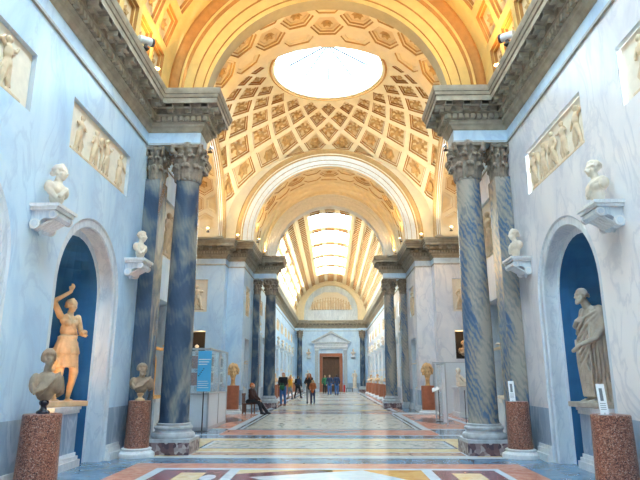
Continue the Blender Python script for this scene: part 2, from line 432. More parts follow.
# entablature: profile swept along the plan of the walls, interior always on the right hand
PROF = [(0, 6.72, 'cornice'), (.035, 6.73, 'base'), (.035, 6.78, 'base'), (.01, 6.79, 'wall'), (.01, 7.04, 'cornice'), (.04, 7.06, 'cornice'), (.07, 7.13, 'cornice'),
        (.11, 7.16, 'cornice'), (.11, 7.21, 'cornice'), (.15, 7.24, 'cap'), (.15, 7.38, 'cornice'), (.24, 7.40, 'cap'), (.24, 7.54, 'cornice'),
        (.27, 7.57, 'cap'), (.44, 7.58, 'cornice'), (.44, 7.70, 'cap'), (.46, 7.715, 'cornice'), (.48, 7.78, 'cap'), (.495, 7.795, 'cornice'), (.51, 7.84, 'cornice'), (.52, 7.89, 'cornice'), (.52, 7.92, 'cornice'), (0, 7.93, 'cornice'), (-.6, 7.93, 'cornice')]  # dark stone in gaps, grooves and soffit: shade put into the colour
def sweep(path, name):
    mb = MB(); pts = [Vector(p) for p in path]; n = len(pts); off = []
    for i in range(n):
        ns = []
        for a, b in ((i - 1, i), (i, i + 1)):
            if 0 <= a and b < n:
                d = (pts[b] - pts[a]).normalized(); ns.append(Vector((d.y, -d.x)))
        off.append(ns[0] if len(ns) == 1 else (ns[0] + ns[1]) / (1 + ns[0].dot(ns[1])))
    for i in range(n - 1):
        for (d0, z0, m), (d1, z1, _) in zip(PROF, PROF[1:]):
            a, b = pts[i], pts[i + 1]; oa, ob = off[i], off[i + 1]
            mb.quad((*(a + oa * d0), z0), (*(b + ob * d0), z0), (*(b + ob * d1), z1), (*(a + oa * d1), z1), m)
        d = pts[i + 1] - pts[i]; L = d.length; d.normalize(); nn = Vector((d.y, -d.x))
        ang = math.atan2(d.y, d.x)
        def place(t, w, d0, d1, z0, z1):
            c = pts[i] + d * t; M4 = Matrix.Translation((c.x, c.y, 0)) @ Matrix.Rotation(ang, 4, 'Z')
            mb.box(-w / 2, w / 2, -d1, -d0, z0, z1, 'cornice', M4)
        # convex ends run longer at the projecting depth
        def ext(j, dd):
            o = off[j]; return (o.dot(d)) * dd
        a0, b0 = ext(i, .2), L + ext(i + 1, .2)
        k = max(1, int((b0 - a0) / .125)); st = (b0 - a0) / k
        if not (pts[i].y > 40 and False):
            for q in range(k): place(a0 + st * (q + .5), st * .6, .14, .22, 7.26, 7.37)
        a0, b0 = ext(i, .36), L + ext(i + 1, .36)
        k = max(1, round((b0 - a0) / .42)); st = (b0 - a0) / k
        for q in range(k):
            t = a0 + st * (q + .5)
            place(t, .16, .23, .43, 7.49, 7.585); place(t, .12, .23, .32, 7.42, 7.50); place(t, .15, .38, .43, 7.475, 7.585)
    o = mb.build(name, smooth=40); return struct(o)
FX = 2.93; FD = .30
def ress(y, s):   # corner points of the break over a column, going +y when s < 0
    a, b = y - FD + .05, y + FD + .05
    p = [(s * W, a), (s * FX, a), (s * FX, b), (s * W, b)]
    return p if s < 0 else p[::-1]
def ress2(y, s):
    a, b = y - FD - .05, y + FD - .05
    p = [(s * W, a), (s * FX, a), (s * FX, b), (s * W, b)]
    return p if s < 0 else p[::-1]
J1, J2 = 15.9, 16.6
K1, K2 = 42.7 - J2, 42.7 - J1
ER = [(-W, 64.5), (-3.12, 64.5), (-3.12, 65), (3.12, 65), (3.12, 64.5), (W, 64.5)]
sweep([(-W, -4)] + ress(CY1, -1) + [(-W, J1), (-4.95, J1), (-4.95, J2), (-ARM, J2), (-ARM, K1), (-4.95, K1), (-4.95, K2), (-W, K2)] + ress2(CY2, -1) + ER
      + ress2(CY2, 1) + [(W, K2), (4.95, K2), (4.95, K1), (ARM, K1), (ARM, J2), (4.95, J2), (4.95, J1), (W, J1)] + ress(CY1, 1) + [(W, -4)], 'trim_1')
mb = MB()
for s in (-1, 1):
    for f, y in ((ress, CY1), (ress2, CY2)):
        p = f(y, s); ys = [q[1] for q in p]
        mb.box(*sorted((s * (FX + .005), s * W)), min(ys) + .005, max(ys) - .005, 6.73, 7.9, 'wall')
    mb.box(*sorted((s * 3.125, s * W)), 64.505, 65, 6.73, 7.9, 'wall')
struct(mb.build('trim_2'))

# ------------------------------------------------------------------ vaults
def arc_pts(r, cz, n=48, z0=7.9):
    return [(-r, z0)] + [(-r * cos(PI * i / n), cz + r * sin(PI * i / n)) for i in range(n + 1)] + [(r, z0)]
def ring_loft(mb, secs, T=None, n=48):
    """secs: (radius, centre height, position along the axis, material)"""
    T = T or (lambda x, y, z: (x, y, z))
    for (r0, c0, y0, m), (r1, c1, y1, _) in zip(secs, secs[1:]):
        A, B = arc_pts(r0, c0, n), arc_pts(r1, c1, n)
        for i in range(len(A) - 1):
            mb.quad(T(A[i][0], y0, A[i][1]), T(A[i + 1][0], y0, A[i + 1][1]), T(B[i + 1][0], y1, B[i + 1][1]), T(B[i][0], y1, B[i][1]), m)
def archivolt(r_in, c_in, r_out, c_out, y, sgn, mats, riser=None):
    """stepped bands, each standing further out; sgn: the side the face looks to"""
    st = [(0, 0), (.10, 0), (.115, .04), (.34, .04), (.36, .08), (.60, .08), (.62, .11), (.66, .14), (.72, .14), (.75, .10), (.85, .17), (.92, .20), (.96, .18), (1, .16)]
    return [(r_in + (r_out - r_in) * t, c_in + (c_out - c_in) * t, y + sgn * d, riser if riser and i + 1 < len(st) and st[i + 1][1] != d else mats[min(len(mats) - 1, int(t * len(mats)))]) for i, (t, d) in enumerate(st)]
def clip(poly, x0, x1, y0, y1):
    def cut(ps, f, g):
        out = []
        for i in range(len(ps)):
            a, b = ps[i - 1], ps[i]
            if f(b):
                if not f(a): out.append(g(a, b))
                out.append(b)
            elif f(a): out.append(g(a, b))
        return out
    def ix(X): return lambda a, b: (X, a[1] + (b[1] - a[1]) * (X - a[0]) / (b[0] - a[0]))
    def iy(Yv): return lambda a, b: (a[0] + (b[0] - a[0]) * (Yv - a[1]) / (b[1] - a[1]), Yv)
    for f, g in ((lambda p: p[0] >= x0 - 1e-9, ix(x0)), (lambda p: p[0] <= x1 + 1e-9, ix(x1)), (lambda p: p[1] >= y0 - 1e-9, iy(y0)), (lambda p: p[1] <= y1 + 1e-9, iy(y1))):
        if len(poly) < 3: return []
        poly = cut(poly, f, g)
    return poly
def rosette(mb, S, u, v, d, size, ru, rv, mat='rosette', k=6):
    """a flower in the coffer: ru, rv turn a metre into surface units"""
    pts = [(0, 0, .30)]; n = 2 * k
    for rr, h in ((.28, .34), (.48, .10), (.98, .22)):
        for i in range(n):
            q = rr * (1.0 if i % 2 == 0 else (.72 if rr > .3 else 1)); a = 2 * PI * i / n
            pts.append((q * cos(a), q * sin(a), h if i % 2 == 0 or rr < .9 else 0.02))
    vs = [S(u + p[0] * size * ru, v + p[1] * size * rv, d - p[2] * size) for p in pts]
    fs = [(0, 1 + i, 1 + (i + 1) % n) for i in range(n)]
    for j in range(2):
        for i in range(n):
            a = 1 + j * n; fs.append((a + i, a + (i + 1) % n, a + n + (i + 1) % n, a + n + i))
    mb.add(vs, fs, mat)
def coffer(mb, S, poly, levels, mats, ros=0, ru=1, rv=1):
    """levels: (scale, depth) from the surface inwards; the first ring is the flat rib"""
    cu = sum(p[0] for p in poly) / len(poly); cv = sum(p[1] for p in poly) / len(poly)
    prev = [S(p[0], p[1], 0) for p in poly]
    for (k, d), m in zip(levels, mats):
        cur = [S(cu + (p[0] - cu) * k, cv + (p[1] - cv) * k, d) for p in poly]
        for i in range(len(poly)):
            j = (i + 1) % len(poly); mb.quad(prev[i], prev[j], cur[j], cur[i], m)
        prev = cur
    mb.poly(prev, mats[-1])
    if ros: rosette(mb, S, cu, cv, levels[-1][1] - .005, ros, ru, rv)
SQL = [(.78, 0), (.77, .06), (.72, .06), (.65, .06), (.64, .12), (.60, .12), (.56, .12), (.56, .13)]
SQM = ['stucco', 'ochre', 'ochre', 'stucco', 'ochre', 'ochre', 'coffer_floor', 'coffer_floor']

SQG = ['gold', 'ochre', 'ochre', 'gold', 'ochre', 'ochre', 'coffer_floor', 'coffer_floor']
def cylS(r, cz, T):
    return lambda th, l, d: T(-(r + d) * cos(th), l, cz + (r + d) * sin(th))
ID = lambda x, y, z: (x, y, z)
def skylight(y0, y1, r, cz, th0, mat, idx):
    """opening in the crown: curb walls, frame with glazing bars, glass"""
    mb = MB(); x = r * cos(th0); z0 = cz + r * sin(th0); zt = z0 + .55; n = 10
    arc = [(-r * cos(th0 + (PI - 2 * th0) * i / n), cz + r * sin(th0 + (PI - 2 * th0) * i / n)) for i in range(n + 1)]
    zt = cz + r + .35
    for yy in (y0, y1):
        for a, b in zip(arc, arc[1:]): mb.quad((a[0], yy, a[1]), (b[0], yy, b[1]), (b[0], yy, zt), (a[0], yy, zt), 'stucco')
    for s in (-1, 1): mb.quad((s * x, y0, z0), (s * x, y1, z0), (s * x, y1, zt), (s * x, y0, zt), 'stucco')
    o = struct(mb.build('window_%d' % idx, recalc=False))
    g = MB(); g.box(-x, x, y0, y1, zt - .06, zt, mat); g.build('pane', o)
    b = MB()
    for q in (-.5, 0, .5): b.box(x * q - .015, x * q + .015, y0, y1, zt - .10, zt - .065, 'metal')
    b.build('glazing_bar', o)

# near barrel vault: square coffers
def barrel(r, cz, ya, yb, cell_y, ybeg, th_a, ncol, dth, skl, name, levels, mats, ros, nr):
    mb = MB(); S = cylS(r, cz, ID); rows = []
    y = ybeg
    while y - cell_y > ya - 1e-6: rows.append((y - cell_y, y)); y -= cell_y
    cols = [(th_a + dth * k, th_a + dth * (k + 1)) for k in range(ncol)]
    cols += [(PI - b, PI - a) for a, b in cols]
    c0 = th_a + dth * ncol; c1 = PI - c0
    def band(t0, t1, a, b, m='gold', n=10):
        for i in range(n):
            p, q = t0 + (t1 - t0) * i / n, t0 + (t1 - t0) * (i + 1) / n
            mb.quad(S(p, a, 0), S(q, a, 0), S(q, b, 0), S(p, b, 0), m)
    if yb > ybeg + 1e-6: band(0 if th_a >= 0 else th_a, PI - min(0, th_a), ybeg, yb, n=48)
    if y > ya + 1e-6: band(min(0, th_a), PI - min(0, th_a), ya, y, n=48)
    if th_a > 0: band(0, th_a, y, ybeg, n=1); band(PI - th_a, PI, y, ybeg, n=1)
    for a, b in rows:
        for t0, t1 in cols:
            coffer(mb, S, [(t0, a), (t1, a), (t1, b), (t0, b)], levels, mats, ros, 1 / r, 1)
        inside = any(p < (a + b) / 2 < q for p, q in skl)
        if not inside:
            for k in range(3):
                t0 = c0 + (c1 - c0) * k / 3; t1 = c0 + (c1 - c0) * (k + 1) / 3
                coffer(mb, S, [(t0, a), (t1, a), (t1, b), (t0, b)], levels, mats, ros, 1 / r, 1)
    # legs under the springing
    for s in (-1, 1):
        x = S(min(0, th_a) if s < 0 else PI - min(0, th_a), 0, 0)
        mb.quad((x[0], ya, 7.85), (x[0], yb, 7.85), (x[0], yb, x[2]), (x[0], ya, x[2]), 'stucco')
    struct(mb.build(name, recalc=False))
    return c0
cy = .9
skl_near = [(12.05 - cy * 6, 12.05 - cy * 3), (12.05 - cy * 11, 12.05 - cy * 8), (12.05 - cy * 16, 12.05 - cy * 13)]
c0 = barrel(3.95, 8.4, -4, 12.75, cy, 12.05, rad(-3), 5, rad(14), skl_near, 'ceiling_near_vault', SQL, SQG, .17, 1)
k = 1
for a, b in skl_near: skylight(a, b, 3.95, 8.4, c0, 'sky_glass_near', k); k += 1
# far barrel vault: many small coffers between long ribs, skylights along the crown
cy = .522
yb = 30.3 + cy * 66
skl = [(37.0 + 4.698 * i - .09, 37.0 + 4.698 * i + 4.176 - .09) for i in (-1, 0, 1, 2, 3, 4)]
y_end = 64.4
rows0 = y_end - cy * 65
skl = [(y_end - cy * (53 - 9 * i), y_end - cy * (45.6 - 9 * i)) for i in range(5)]
FL = [(.93, 0), (.86, .05), (.80, .09)]
def far_barrel():
    mb = MB(); r, cz = 4.0, 8.45; S = cylS(r, cz, ID)
    th_a, dth, nc = rad(6), rad(12.4), 5
    def band(t0, t1, a, b, n, d=0, m='stucco'):
        for i in range(n):
            p, q = t0 + (t1 - t0) * i / n, t0 + (t1 - t0) * (i + 1) / n
            mb.quad(S(p, a, d), S(q, a, d), S(q, b, d), S(p, b, d), m)
    rows = [(y_end - cy * (i + 1), y_end - cy * i) for i in range(65)]
    ylo = rows[-1][0]
    band(0, PI, 30.3, ylo, 48); band(0, PI, y_end, 65, 48)
    band(0, th_a, ylo, y_end, 1); band(PI - th_a, PI, ylo, y_end, 1)
    ribw = rad(2.6)
    cols = []
    for kk in range(nc):
        a = th_a + dth * kk; cols.append((a, a + dth - ribw)); cols.append((PI - a - dth + ribw, PI - a))
        for (p, q) in ((a + dth - ribw, a + dth), (PI - a - dth, PI - a - dth + ribw)):
            # raised long rib
            A, B = S(p, ylo, 0), S(q, ylo, 0); C1, D1 = S(p, ylo, -.10), S(q, ylo, -.10)
            f = lambda P0, y: (P0[0], y, P0[2])
            mb.quad(f(A, ylo), f(A, y_end), f(C1, y_end), f(C1, ylo), 'stucco'); mb.quad(f(C1, ylo), f(C1, y_end), f(D1, y_end), f(D1, ylo), 'stucco'); mb.quad(f(D1, ylo), f(D1, y_end), f(B, y_end), f(B, ylo), 'stucco')
    c0 = th_a + dth * nc; c1 = PI - c0
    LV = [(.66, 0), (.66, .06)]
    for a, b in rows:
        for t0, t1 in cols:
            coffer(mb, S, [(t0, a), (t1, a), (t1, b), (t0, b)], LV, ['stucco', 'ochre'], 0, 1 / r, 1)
        if not any(p < (a + b) / 2 < q for p, q in skl):
            for kk in range(3):
                t0 = c0 + (c1 - c0) * kk / 3; t1 = c0 + (c1 - c0) * (kk + 1) / 3
                coffer(mb, S, [(t0, a), (t1, a), (t1, b), (t0, b)], LV, ['stucco', 'ochre'], 0, 1 / r, 1)
    for s in (-1, 1): mb.quad((s * r, 30.3, 7.85), (s * r, 65, 7.85), (s * r, 65, cz), (s * r, 30.3, cz), 'stucco')
    struct(mb.build('ceiling_far_vault', recalc=False)); return c0
c0 = far_barrel()
for a, b in skl: skylight(a, b, 4.0, 8.45, c0, 'sky_glass', k); k += 1

# arches over the columns and the end walls of the barrels
mb = MB()
YA = 12.4
AM = ['arch', 'stucco', 'stucco', 'stucco', 'stucco']
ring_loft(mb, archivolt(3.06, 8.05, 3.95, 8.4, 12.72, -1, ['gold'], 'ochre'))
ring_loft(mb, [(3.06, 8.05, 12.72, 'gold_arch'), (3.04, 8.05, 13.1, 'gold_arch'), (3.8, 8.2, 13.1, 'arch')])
struct(mb.build('trim_3', smooth=25))
mb = MB(); y2 = 30.3
ring_loft(mb, [(3.72, 8.1, 28.35, 'stucco'), (3.58, 8.05, 28.35, 'stucco'), (3.56, 8.05, 28.40, 'stucco'), (3.56, 8.05, 28.75, 'stucco'), (3.50, 8.0, 28.75, 'stucco'), (3.48, 8.0, 28.8, 'stucco'), (3.48, 8.0, 29.2, 'stucco'), (3.42, 7.95, 29.2, 'stucco'), (3.42, 7.95, 29.65, 'arch')])
ring_loft(mb, archivolt(2.95, 7.8, 3.45, 7.95, y2 - .65, -1, ['arch']))
ring_loft(mb, [(2.95, 7.8, y2 - .65, 'arch'), (2.95, 7.8, y2, 'arch'), (4.05, 8.45, y2, 'arch')])
struct(mb.build('trim_4', smooth=25))
# end lunette
mb = MB()
ring_loft(mb, [(4.02, 8.45, 64.4, 'stucco'), (3.75, 8.6, 64.4, 'stucco'), (3.7, 8.6, 64.45, 'stucco'), (3.2, 8.85, 64.45, 'stucco'), (3.15, 8.85, 64.5, 'stucco'), (3.1, 8.9, 64.5, 'stucco'), (3.1, 8.9, 65, 'stucco')])
A = arc_pts(3.1, 8.9); mb.poly([(x, 65, z) for x, z in A], 'frame')
struct(mb.build('trim_5', smooth=25))
o = empty('lunette_relief', (0, 64.98, 0), 0, 'cream sculpted relief filling the half-round lunette above the far door', 'relief')
mb = MB(); mb.prism([(-2.5, 9.2), (2.5, 9.2), (1.9, 10.6), (.8, 11.2), (-.8, 11.2), (-1.9, 10.6)], -.08, 0, 'relief'); mb.build('relief_ground', o)
# crossing: four arches
CR, CZc, CRo = 3.65, 8.05, 4.5
def crossing_T(kq):
    c, s = [(1, 0), (0, 1), (-1, 0), (0, -1)][kq]
    return lambda x, l, z: (x * c - l * s, YC + x * s + l * c, z)   # l = distance from the crossing centre
DA, DR, DQ = 6.35, 7.283, .457
def dome_z(x, y):
    q = max(0.0, 1 - (x * x + y * y) / DR ** 2); return 7.9 + DA * q ** DQ
s_h = .585
for kq, (nm, Lend) in enumerate((('far', 28.35 - YC), ('left', ARM), ('near', YC - 13.1), ('right', ARM))):
    T0 = crossing_T(kq); mb = MB(); KX = 1.12 if kq in (1, 3) else 1.0
    T = (lambda f, k: (lambda x, l, z: f(x * k, l, z)))(T0, KX)
    ring_loft(mb, archivolt(CR, CZc, CRo, CZc, HALF, -1, ['arch', 'arch', 'stucco', 'arch'], 'rosette'), T)
    # wall between the archivolt and the dome
    A = arc_pts(CRo, CZc, 48)[1:-1]; e = HALF - .16
    for (xa, za), (xb, zb) in zip(A, A[1:]):
        ta, tb = [min(HALF, max(-HALF, x * HALF / CRo)) for x in (xa, xb)]
        mb.quad(T(xa, e, za), T(xb, e, zb), T0(tb, HALF, max(dome_z(tb, HALF), 7.9)), T0(ta, HALF, max(dome_z(ta, HALF), 7.9)), 'stucco')
    for sx in (-1, 1):
        mb.poly([T(sx * CRo, e, 7.9), T(sx * CRo, e, CZc), T0(sx * HALF, HALF, 7.9)], 'stucco')
    struct(mb.build('trim_%d' % (6 + kq), smooth=25))
    mb = MB(); S = cylS(CR, CZc, T)
    l0, l1 = HALF + (.06 if kq in (1, 3) else .25), Lend - .25; HM = 'ochre' if kq in (1, 3) else 'rosette'
    ring_loft(mb, [(CR, CZc, HALF, 'stucco'), (CR, CZc, l0, 'stucco')], T); ring_loft(mb, [(CR, CZc, l1, 'stucco'), (CR, CZc, Lend, 'stucco')], T)
    Lth = PI * CR; mid = Lth / 2
    for i in range(-7, 8):
        for j in range(-4, 5):
            u = mid + i * 1.5 * s_h; v = (HALF + .62 if kq in (1, 3) else 6.15 if kq == 0 else 6.25) + (j + (.5 if i % 2 else 0)) * math.sqrt(3) * s_h
            hexa = [(u + s_h * cos(PI / 3 * q), v + s_h * sin(PI / 3 * q)) for q in range(6)]
            c = clip(hexa, 0, Lth, l0, l1)
            if len(c) < 3: continue
            c = [(p[0] / CR, p[1]) for p in c]
            full = len(c) == 6 and all(0 < p[0] * CR < Lth and l0 < p[1] < l1 for p in c)
            ar = abs(sum(c[q - 1][0] * c[q][1] - c[q][0] * c[q - 1][1] for q in range(len(c)))) / 2 * CR
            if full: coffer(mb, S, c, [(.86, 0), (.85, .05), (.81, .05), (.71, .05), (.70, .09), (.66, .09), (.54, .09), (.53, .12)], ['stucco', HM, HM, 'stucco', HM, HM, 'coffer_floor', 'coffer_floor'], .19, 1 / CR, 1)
            elif ar > .3: coffer(mb, S, c, [(.80, 0), (.78, .05), (.60, .05), (.58, .09)], ['stucco', 'rosette', 'stucco', 'stucco'])
            else: mb.poly([S(p[0], p[1], 0) for p in c], 'stucco')
    for sx in (-1, 1): mb.quad(T(sx * CR, l0, 7.85), T(sx * CR, l1, 7.85), T(sx * CR, l1, CZc), T(sx * CR, l0, CZc), 'stucco')
    if kq in (1, 3):
        A = arc_pts(CR, CZc); mb.poly([T(x, Lend, z) for x, z in A], 'stucco')
    for sx in (-1, 1): mb.quad(T(sx * (CR - .02), HALF - .21, 7.9), T0(sx * (HALF + .35), HALF - .21, 7.9), T0(sx * (HALF + .35), Lend, 7.9), T(sx * (CR - .02), Lend, 7.9), 'stucco')
    struct(mb.build('ceiling_%s_arch' % nm, recalc=False))
# dome: ribs and diamond coffers between the round eye and the four arches
mb = MB(); OR = 2.22; ND = 22
rs = [OR + .30]
step = []
def prof_len(r, dr):
    return math.hypot(dr, dome_z(r + dr, 0) - dome_z(r, 0))
rho = [rs[0]]
while rho[-1] < 7.27:
    r = rho[-1]; tgt = 2 * PI * r / ND * .70; dr = .001; L = 0; x = r
    while L < tgt and x < 7.27:
        L += prof_len(x, .004); x += .004
    rho.append(min(x, 7.27))
def DS(phi_k, rk, d):
    r = rk; ph = phi_k
    x, y = r * cos(ph), r * sin(ph)
    z = dome_z(x, y)
    # outward normal
    e = .01; g = (dome_z(r + e, 0) - dome_z(r - e, 0)) / (2 * e) if r < 7.22 else -6
    nl = math.hypot(1, g); nr, nz = -g / nl, 1 / nl
    return (x + cos(ph) * nr * d, YC + y + sin(ph) * nr * d, z + nz * d)
def SX(x, y): 
    r = math.hypot(x, y); return (x, YC + y, dome_z(x, y))
dphi = 2 * PI / ND
for kk in range(len(rho) - 1):
    for i in range(ND):
        off = (i + (.5 if kk % 2 else 0)) * dphi
        r0 = rho[kk - 1] if kk > 0 else None; r1 = rho[kk]; r2 = rho[kk + 1]
        if r0 is None: poly = [(off - dphi / 2, r1), (off, r1), (off + dphi / 2, r1), (off, r2)]
        else: poly = [(off, r0), (off + dphi / 2, r1), (off, r2), (off - dphi / 2, r1)]
        xy = [(r * cos(p), r * sin(p)) for p, r in poly]
        H = HALF - .0
        if all(abs(a) < H - .03 and abs(b) < H - .03 for a, b in xy) and r0 is not None:
            sz = .23 * r1 * dphi
            # scale about the middle of the cell
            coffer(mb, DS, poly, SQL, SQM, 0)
            cu = off; cv = (r0 + 2 * r1 + r2) / 4
            sl = math.hypot(1, (dome_z(cv + .05, 0) - dome_z(cv - .05, 0)) / .1)
            rosette(mb, DS, cu, cv, .155, sz * 1.3, 1 / cv, 1 / sl)
        else:
            c = clip(xy, -H, H, -H, H)
            if len(c) < 3: continue
            ar = abs(sum(c[q - 1][0] * c[q][1] - c[q][0] * c[q - 1][1] for q in range(len(c)))) / 2
            if ar > .10 and r0 is not None:
                SXD = lambda x, y, d: DS(math.atan2(y, x), math.hypot(x, y), d)
                coffer(mb, SXD, c, SQL, SQM)
                if ar > .3:
                    mu, mv = sum(p[0] for p in c) / len(c), sum(p[1] for p in c) / len(c); rosette(mb, SXD, mu, mv, .125, .36, .8, .8)
            else: mb.poly([SX(a, b) for a, b in c], 'stucco')
# rim of the eye
n = 64; zr = dome_z(rho[0], 0)
mb.lathe([(rho[0], zr), (OR + .24, zr - .04), (OR + .22, zr - .08)], 'stucco', (0, YC), n, caps=False); mb.lathe([(OR + .22, zr - .08), (OR + .14, zr - .10), (OR + .13, zr - .03)], 'ochre', (0, YC), n, caps=False)
mb.lathe([(OR + .13, zr - .03), (OR + .03, zr - .01), (OR + .02, zr + .05)], 'stucco', (0, YC), n, caps=False); mb.lathe([(OR + .02, zr + .05), (OR, zr + .06), (OR, zr + .5)], 'rosette', (0, YC), n, caps=False)
struct(mb.build('ceiling_dome', recalc=False))
o = struct(bpy.data.objects.new('window_20', None)); COL.objects.link(o)
g = MB(); g.lathe([(0.01, zr + 1.30), (OR, zr + .48), (OR, zr + .50), (.01, zr + 1.33)], 'oculus_glass', (0, YC), n, caps=False); g.build('pane', o)
b = MB()
for q in range(10):
    a = 2 * PI * (q + .5) / 10
    b.tube((.05 * cos(a), YC + .05 * sin(a), zr + 1.22), (1.75 * cos(a), YC + 1.75 * sin(a), zr + .60), .042, .042, 'c_black', 6)
b.build('glazing_bar', o)
# ------------------------------------------------------------------ floor of inlaid marbles
class Floor:
    def __init__(s): s.mb = MB(); s.k = 0
    def poly(s, pts, m):
        s.k += 1; z = .0004 * s.k if s.k < 40 else .016
        s.mb.poly([(x, y, z) for x, y in pts], m)
    def rect(s, x0, x1, y0, y1, m): s.poly([(x0, y0), (x1, y0), (x1, y1), (x0, y1)], m)
FLR = MB()
LAY = {}
def lay(lv, pts, m): FLR.poly([(x, y, .0012 * lv) for x, y in pts], m)
def rc(lv, x0, x1, y0, y1, m): lay(lv, [(x0, y0), (x1, y0), (x1, y1), (x0, y1)], m)
def loz(lv, cx, cy, a, b, m): lay(lv, [(cx - a, cy), (cx, cy - b), (cx + a, cy), (cx, cy + b)], m)
def lens(lv, cx, cy, a, b, m): lay(lv, [(cx + a * cos(2 * PI * i / 24), cy + b * sin(2 * PI * i / 24)) for i in range(24)], m)
FLR.box(-9.6, 9.6, -4.6, 65.6, -.3, 0, 'f_blue')
# bay in front of the columns
rc(1, -3.42, 3.42, -4, 10.75, 'f_pink'); rc(2, -2.9, 2.9, -3.5, 10.2, 'f_white')
rc(3, -2.73, -1.62, -3, 10.03, 'f_purple'); rc(3, 1.75, 2.78, -3, 10.03, 'f_purple'); rc(3, -1.45, 1.58, -3, 10.03, 'f_yellow')
for x0, x1 in ((-2.36, -1.95), (2.02, 2.48)):
    for yy in (9.72, 7.6, 5.4): rc(4, x0, x1, yy - 1.7, yy, 'f_yellow')
lay(4, [(-.2, 10.03), (1.58, 10.03), (1.58, 8.4)], 'f_orange'); lay(4, [(-1.45, 9.6), (-1.45, 8.6), (.1, 8.2), (.1, 10.03), (-.3, 10.03)], 'f_purple'); lay(5, [(-1.2, 9.3), (.6, 10.0), (1.3, 9.0), (0, 8.0)], 'f_white')
lens(6, -1.83, 9.25, .12, .25, 'f_white')
# blue cross band and the framed strips between the column plinths
rc(1, -4.1, 4.1, 11.44, 15.1, 'f_white'); rc(2, -3.9, 3.9, 11.66, 15.02, 'f_yellow')
rc(3, -2.95, 2.95, 11.7, 12.38, 'f_white'); rc(4, -2.75, 2.75, 11.82, 12.3, 'f_red')
rc(3, -2.85, 2.85, 12.95, 14.5, 'f_line'); rc(4, -2.79, 2.79, 13.03, 14.42, 'f_white'); rc(5, -2.72, 2.72, 13.12, 14.33, 'f_mosaic')
rc(1, -ARM, ARM, 15.85, 26.2, 'f_white')
rc(2, -3.0, 3.0, 15.95, 17.45, 'f_pink'); loz(3, .15, 16.9, 1.05, .42, 'f_blue'); 
rc(3, -2.78, 2.78, 17.5, 25.0, 'f_line'); rc(4, -2.68, 2.68, 17.62, 24.9, 'f_white'); rc(5, -2.6, 2.6, 17.72, 24.8, 'f_line'); rc(6, -2.54, 2.54, 17.8, 24.7, 'f_mosaic')
for s in (-1, 1):
    rc(2, *sorted((s * 3.02, s * 4.55)), 16.1, 17.7, 'f_blue'); rc(2, *sorted((s * 3.02, s * 4.55)), 17.9, 24.9, 'f_pink')
    loz(3, s * 3.78, 21.3, .74, 1.7, 'f_line'); rc(2, *sorted((s * 4.75, s * 8.7)), 16.3, 25.9, 'f_pink'); rc(3, *sorted((s * 5.1, s * 8.3)), 17.3, 24.9, 'f_blue')
    rc(1, *sorted((s * 3.0, s * 3.4)), 15.15, 15.8, 'f_blue')
rc(2, -2.7, 2.7, 25.1, 26.1, 'f_pink'); lens(3, .1, 25.6, 1.6, .42, 'f_blue')
# long gallery beyond: a framed panel to every niche
rc(1, -3.42, 3.42, 26.6, 64.6, 'f_pink'); rc(2, -3.1, 3.1, 26.9, 64.3, 'f_white')
y = 27.1; i = 0
while y < 63:
    L = (1.5, 2.9, 0.8)[i % 3]; cm = ('f_yellow', 'f_mosaic', 'f_red')[i % 3]
    if y + L > 64.1: L = 64.1 - y
    rc(3, -2.9, 2.9, y, y + L, ('f_blue', 'f_line', 'f_orange')[i % 3]); rc(4, -2.7, 2.7, y + .12, y + L - .12, cm)
    if i % 3 == 0: lens(5, 0, y + L / 2, 1.5, L * .3, 'f_blue'); loz(5, 2.2, y + L / 2, .4, L * .3, 'f_purple'); loz(5, -2.2, y + L / 2, .4, L * .3, 'f_purple')
    y += L + .35; i += 1
struct(FLR.build('floor', recalc=False))

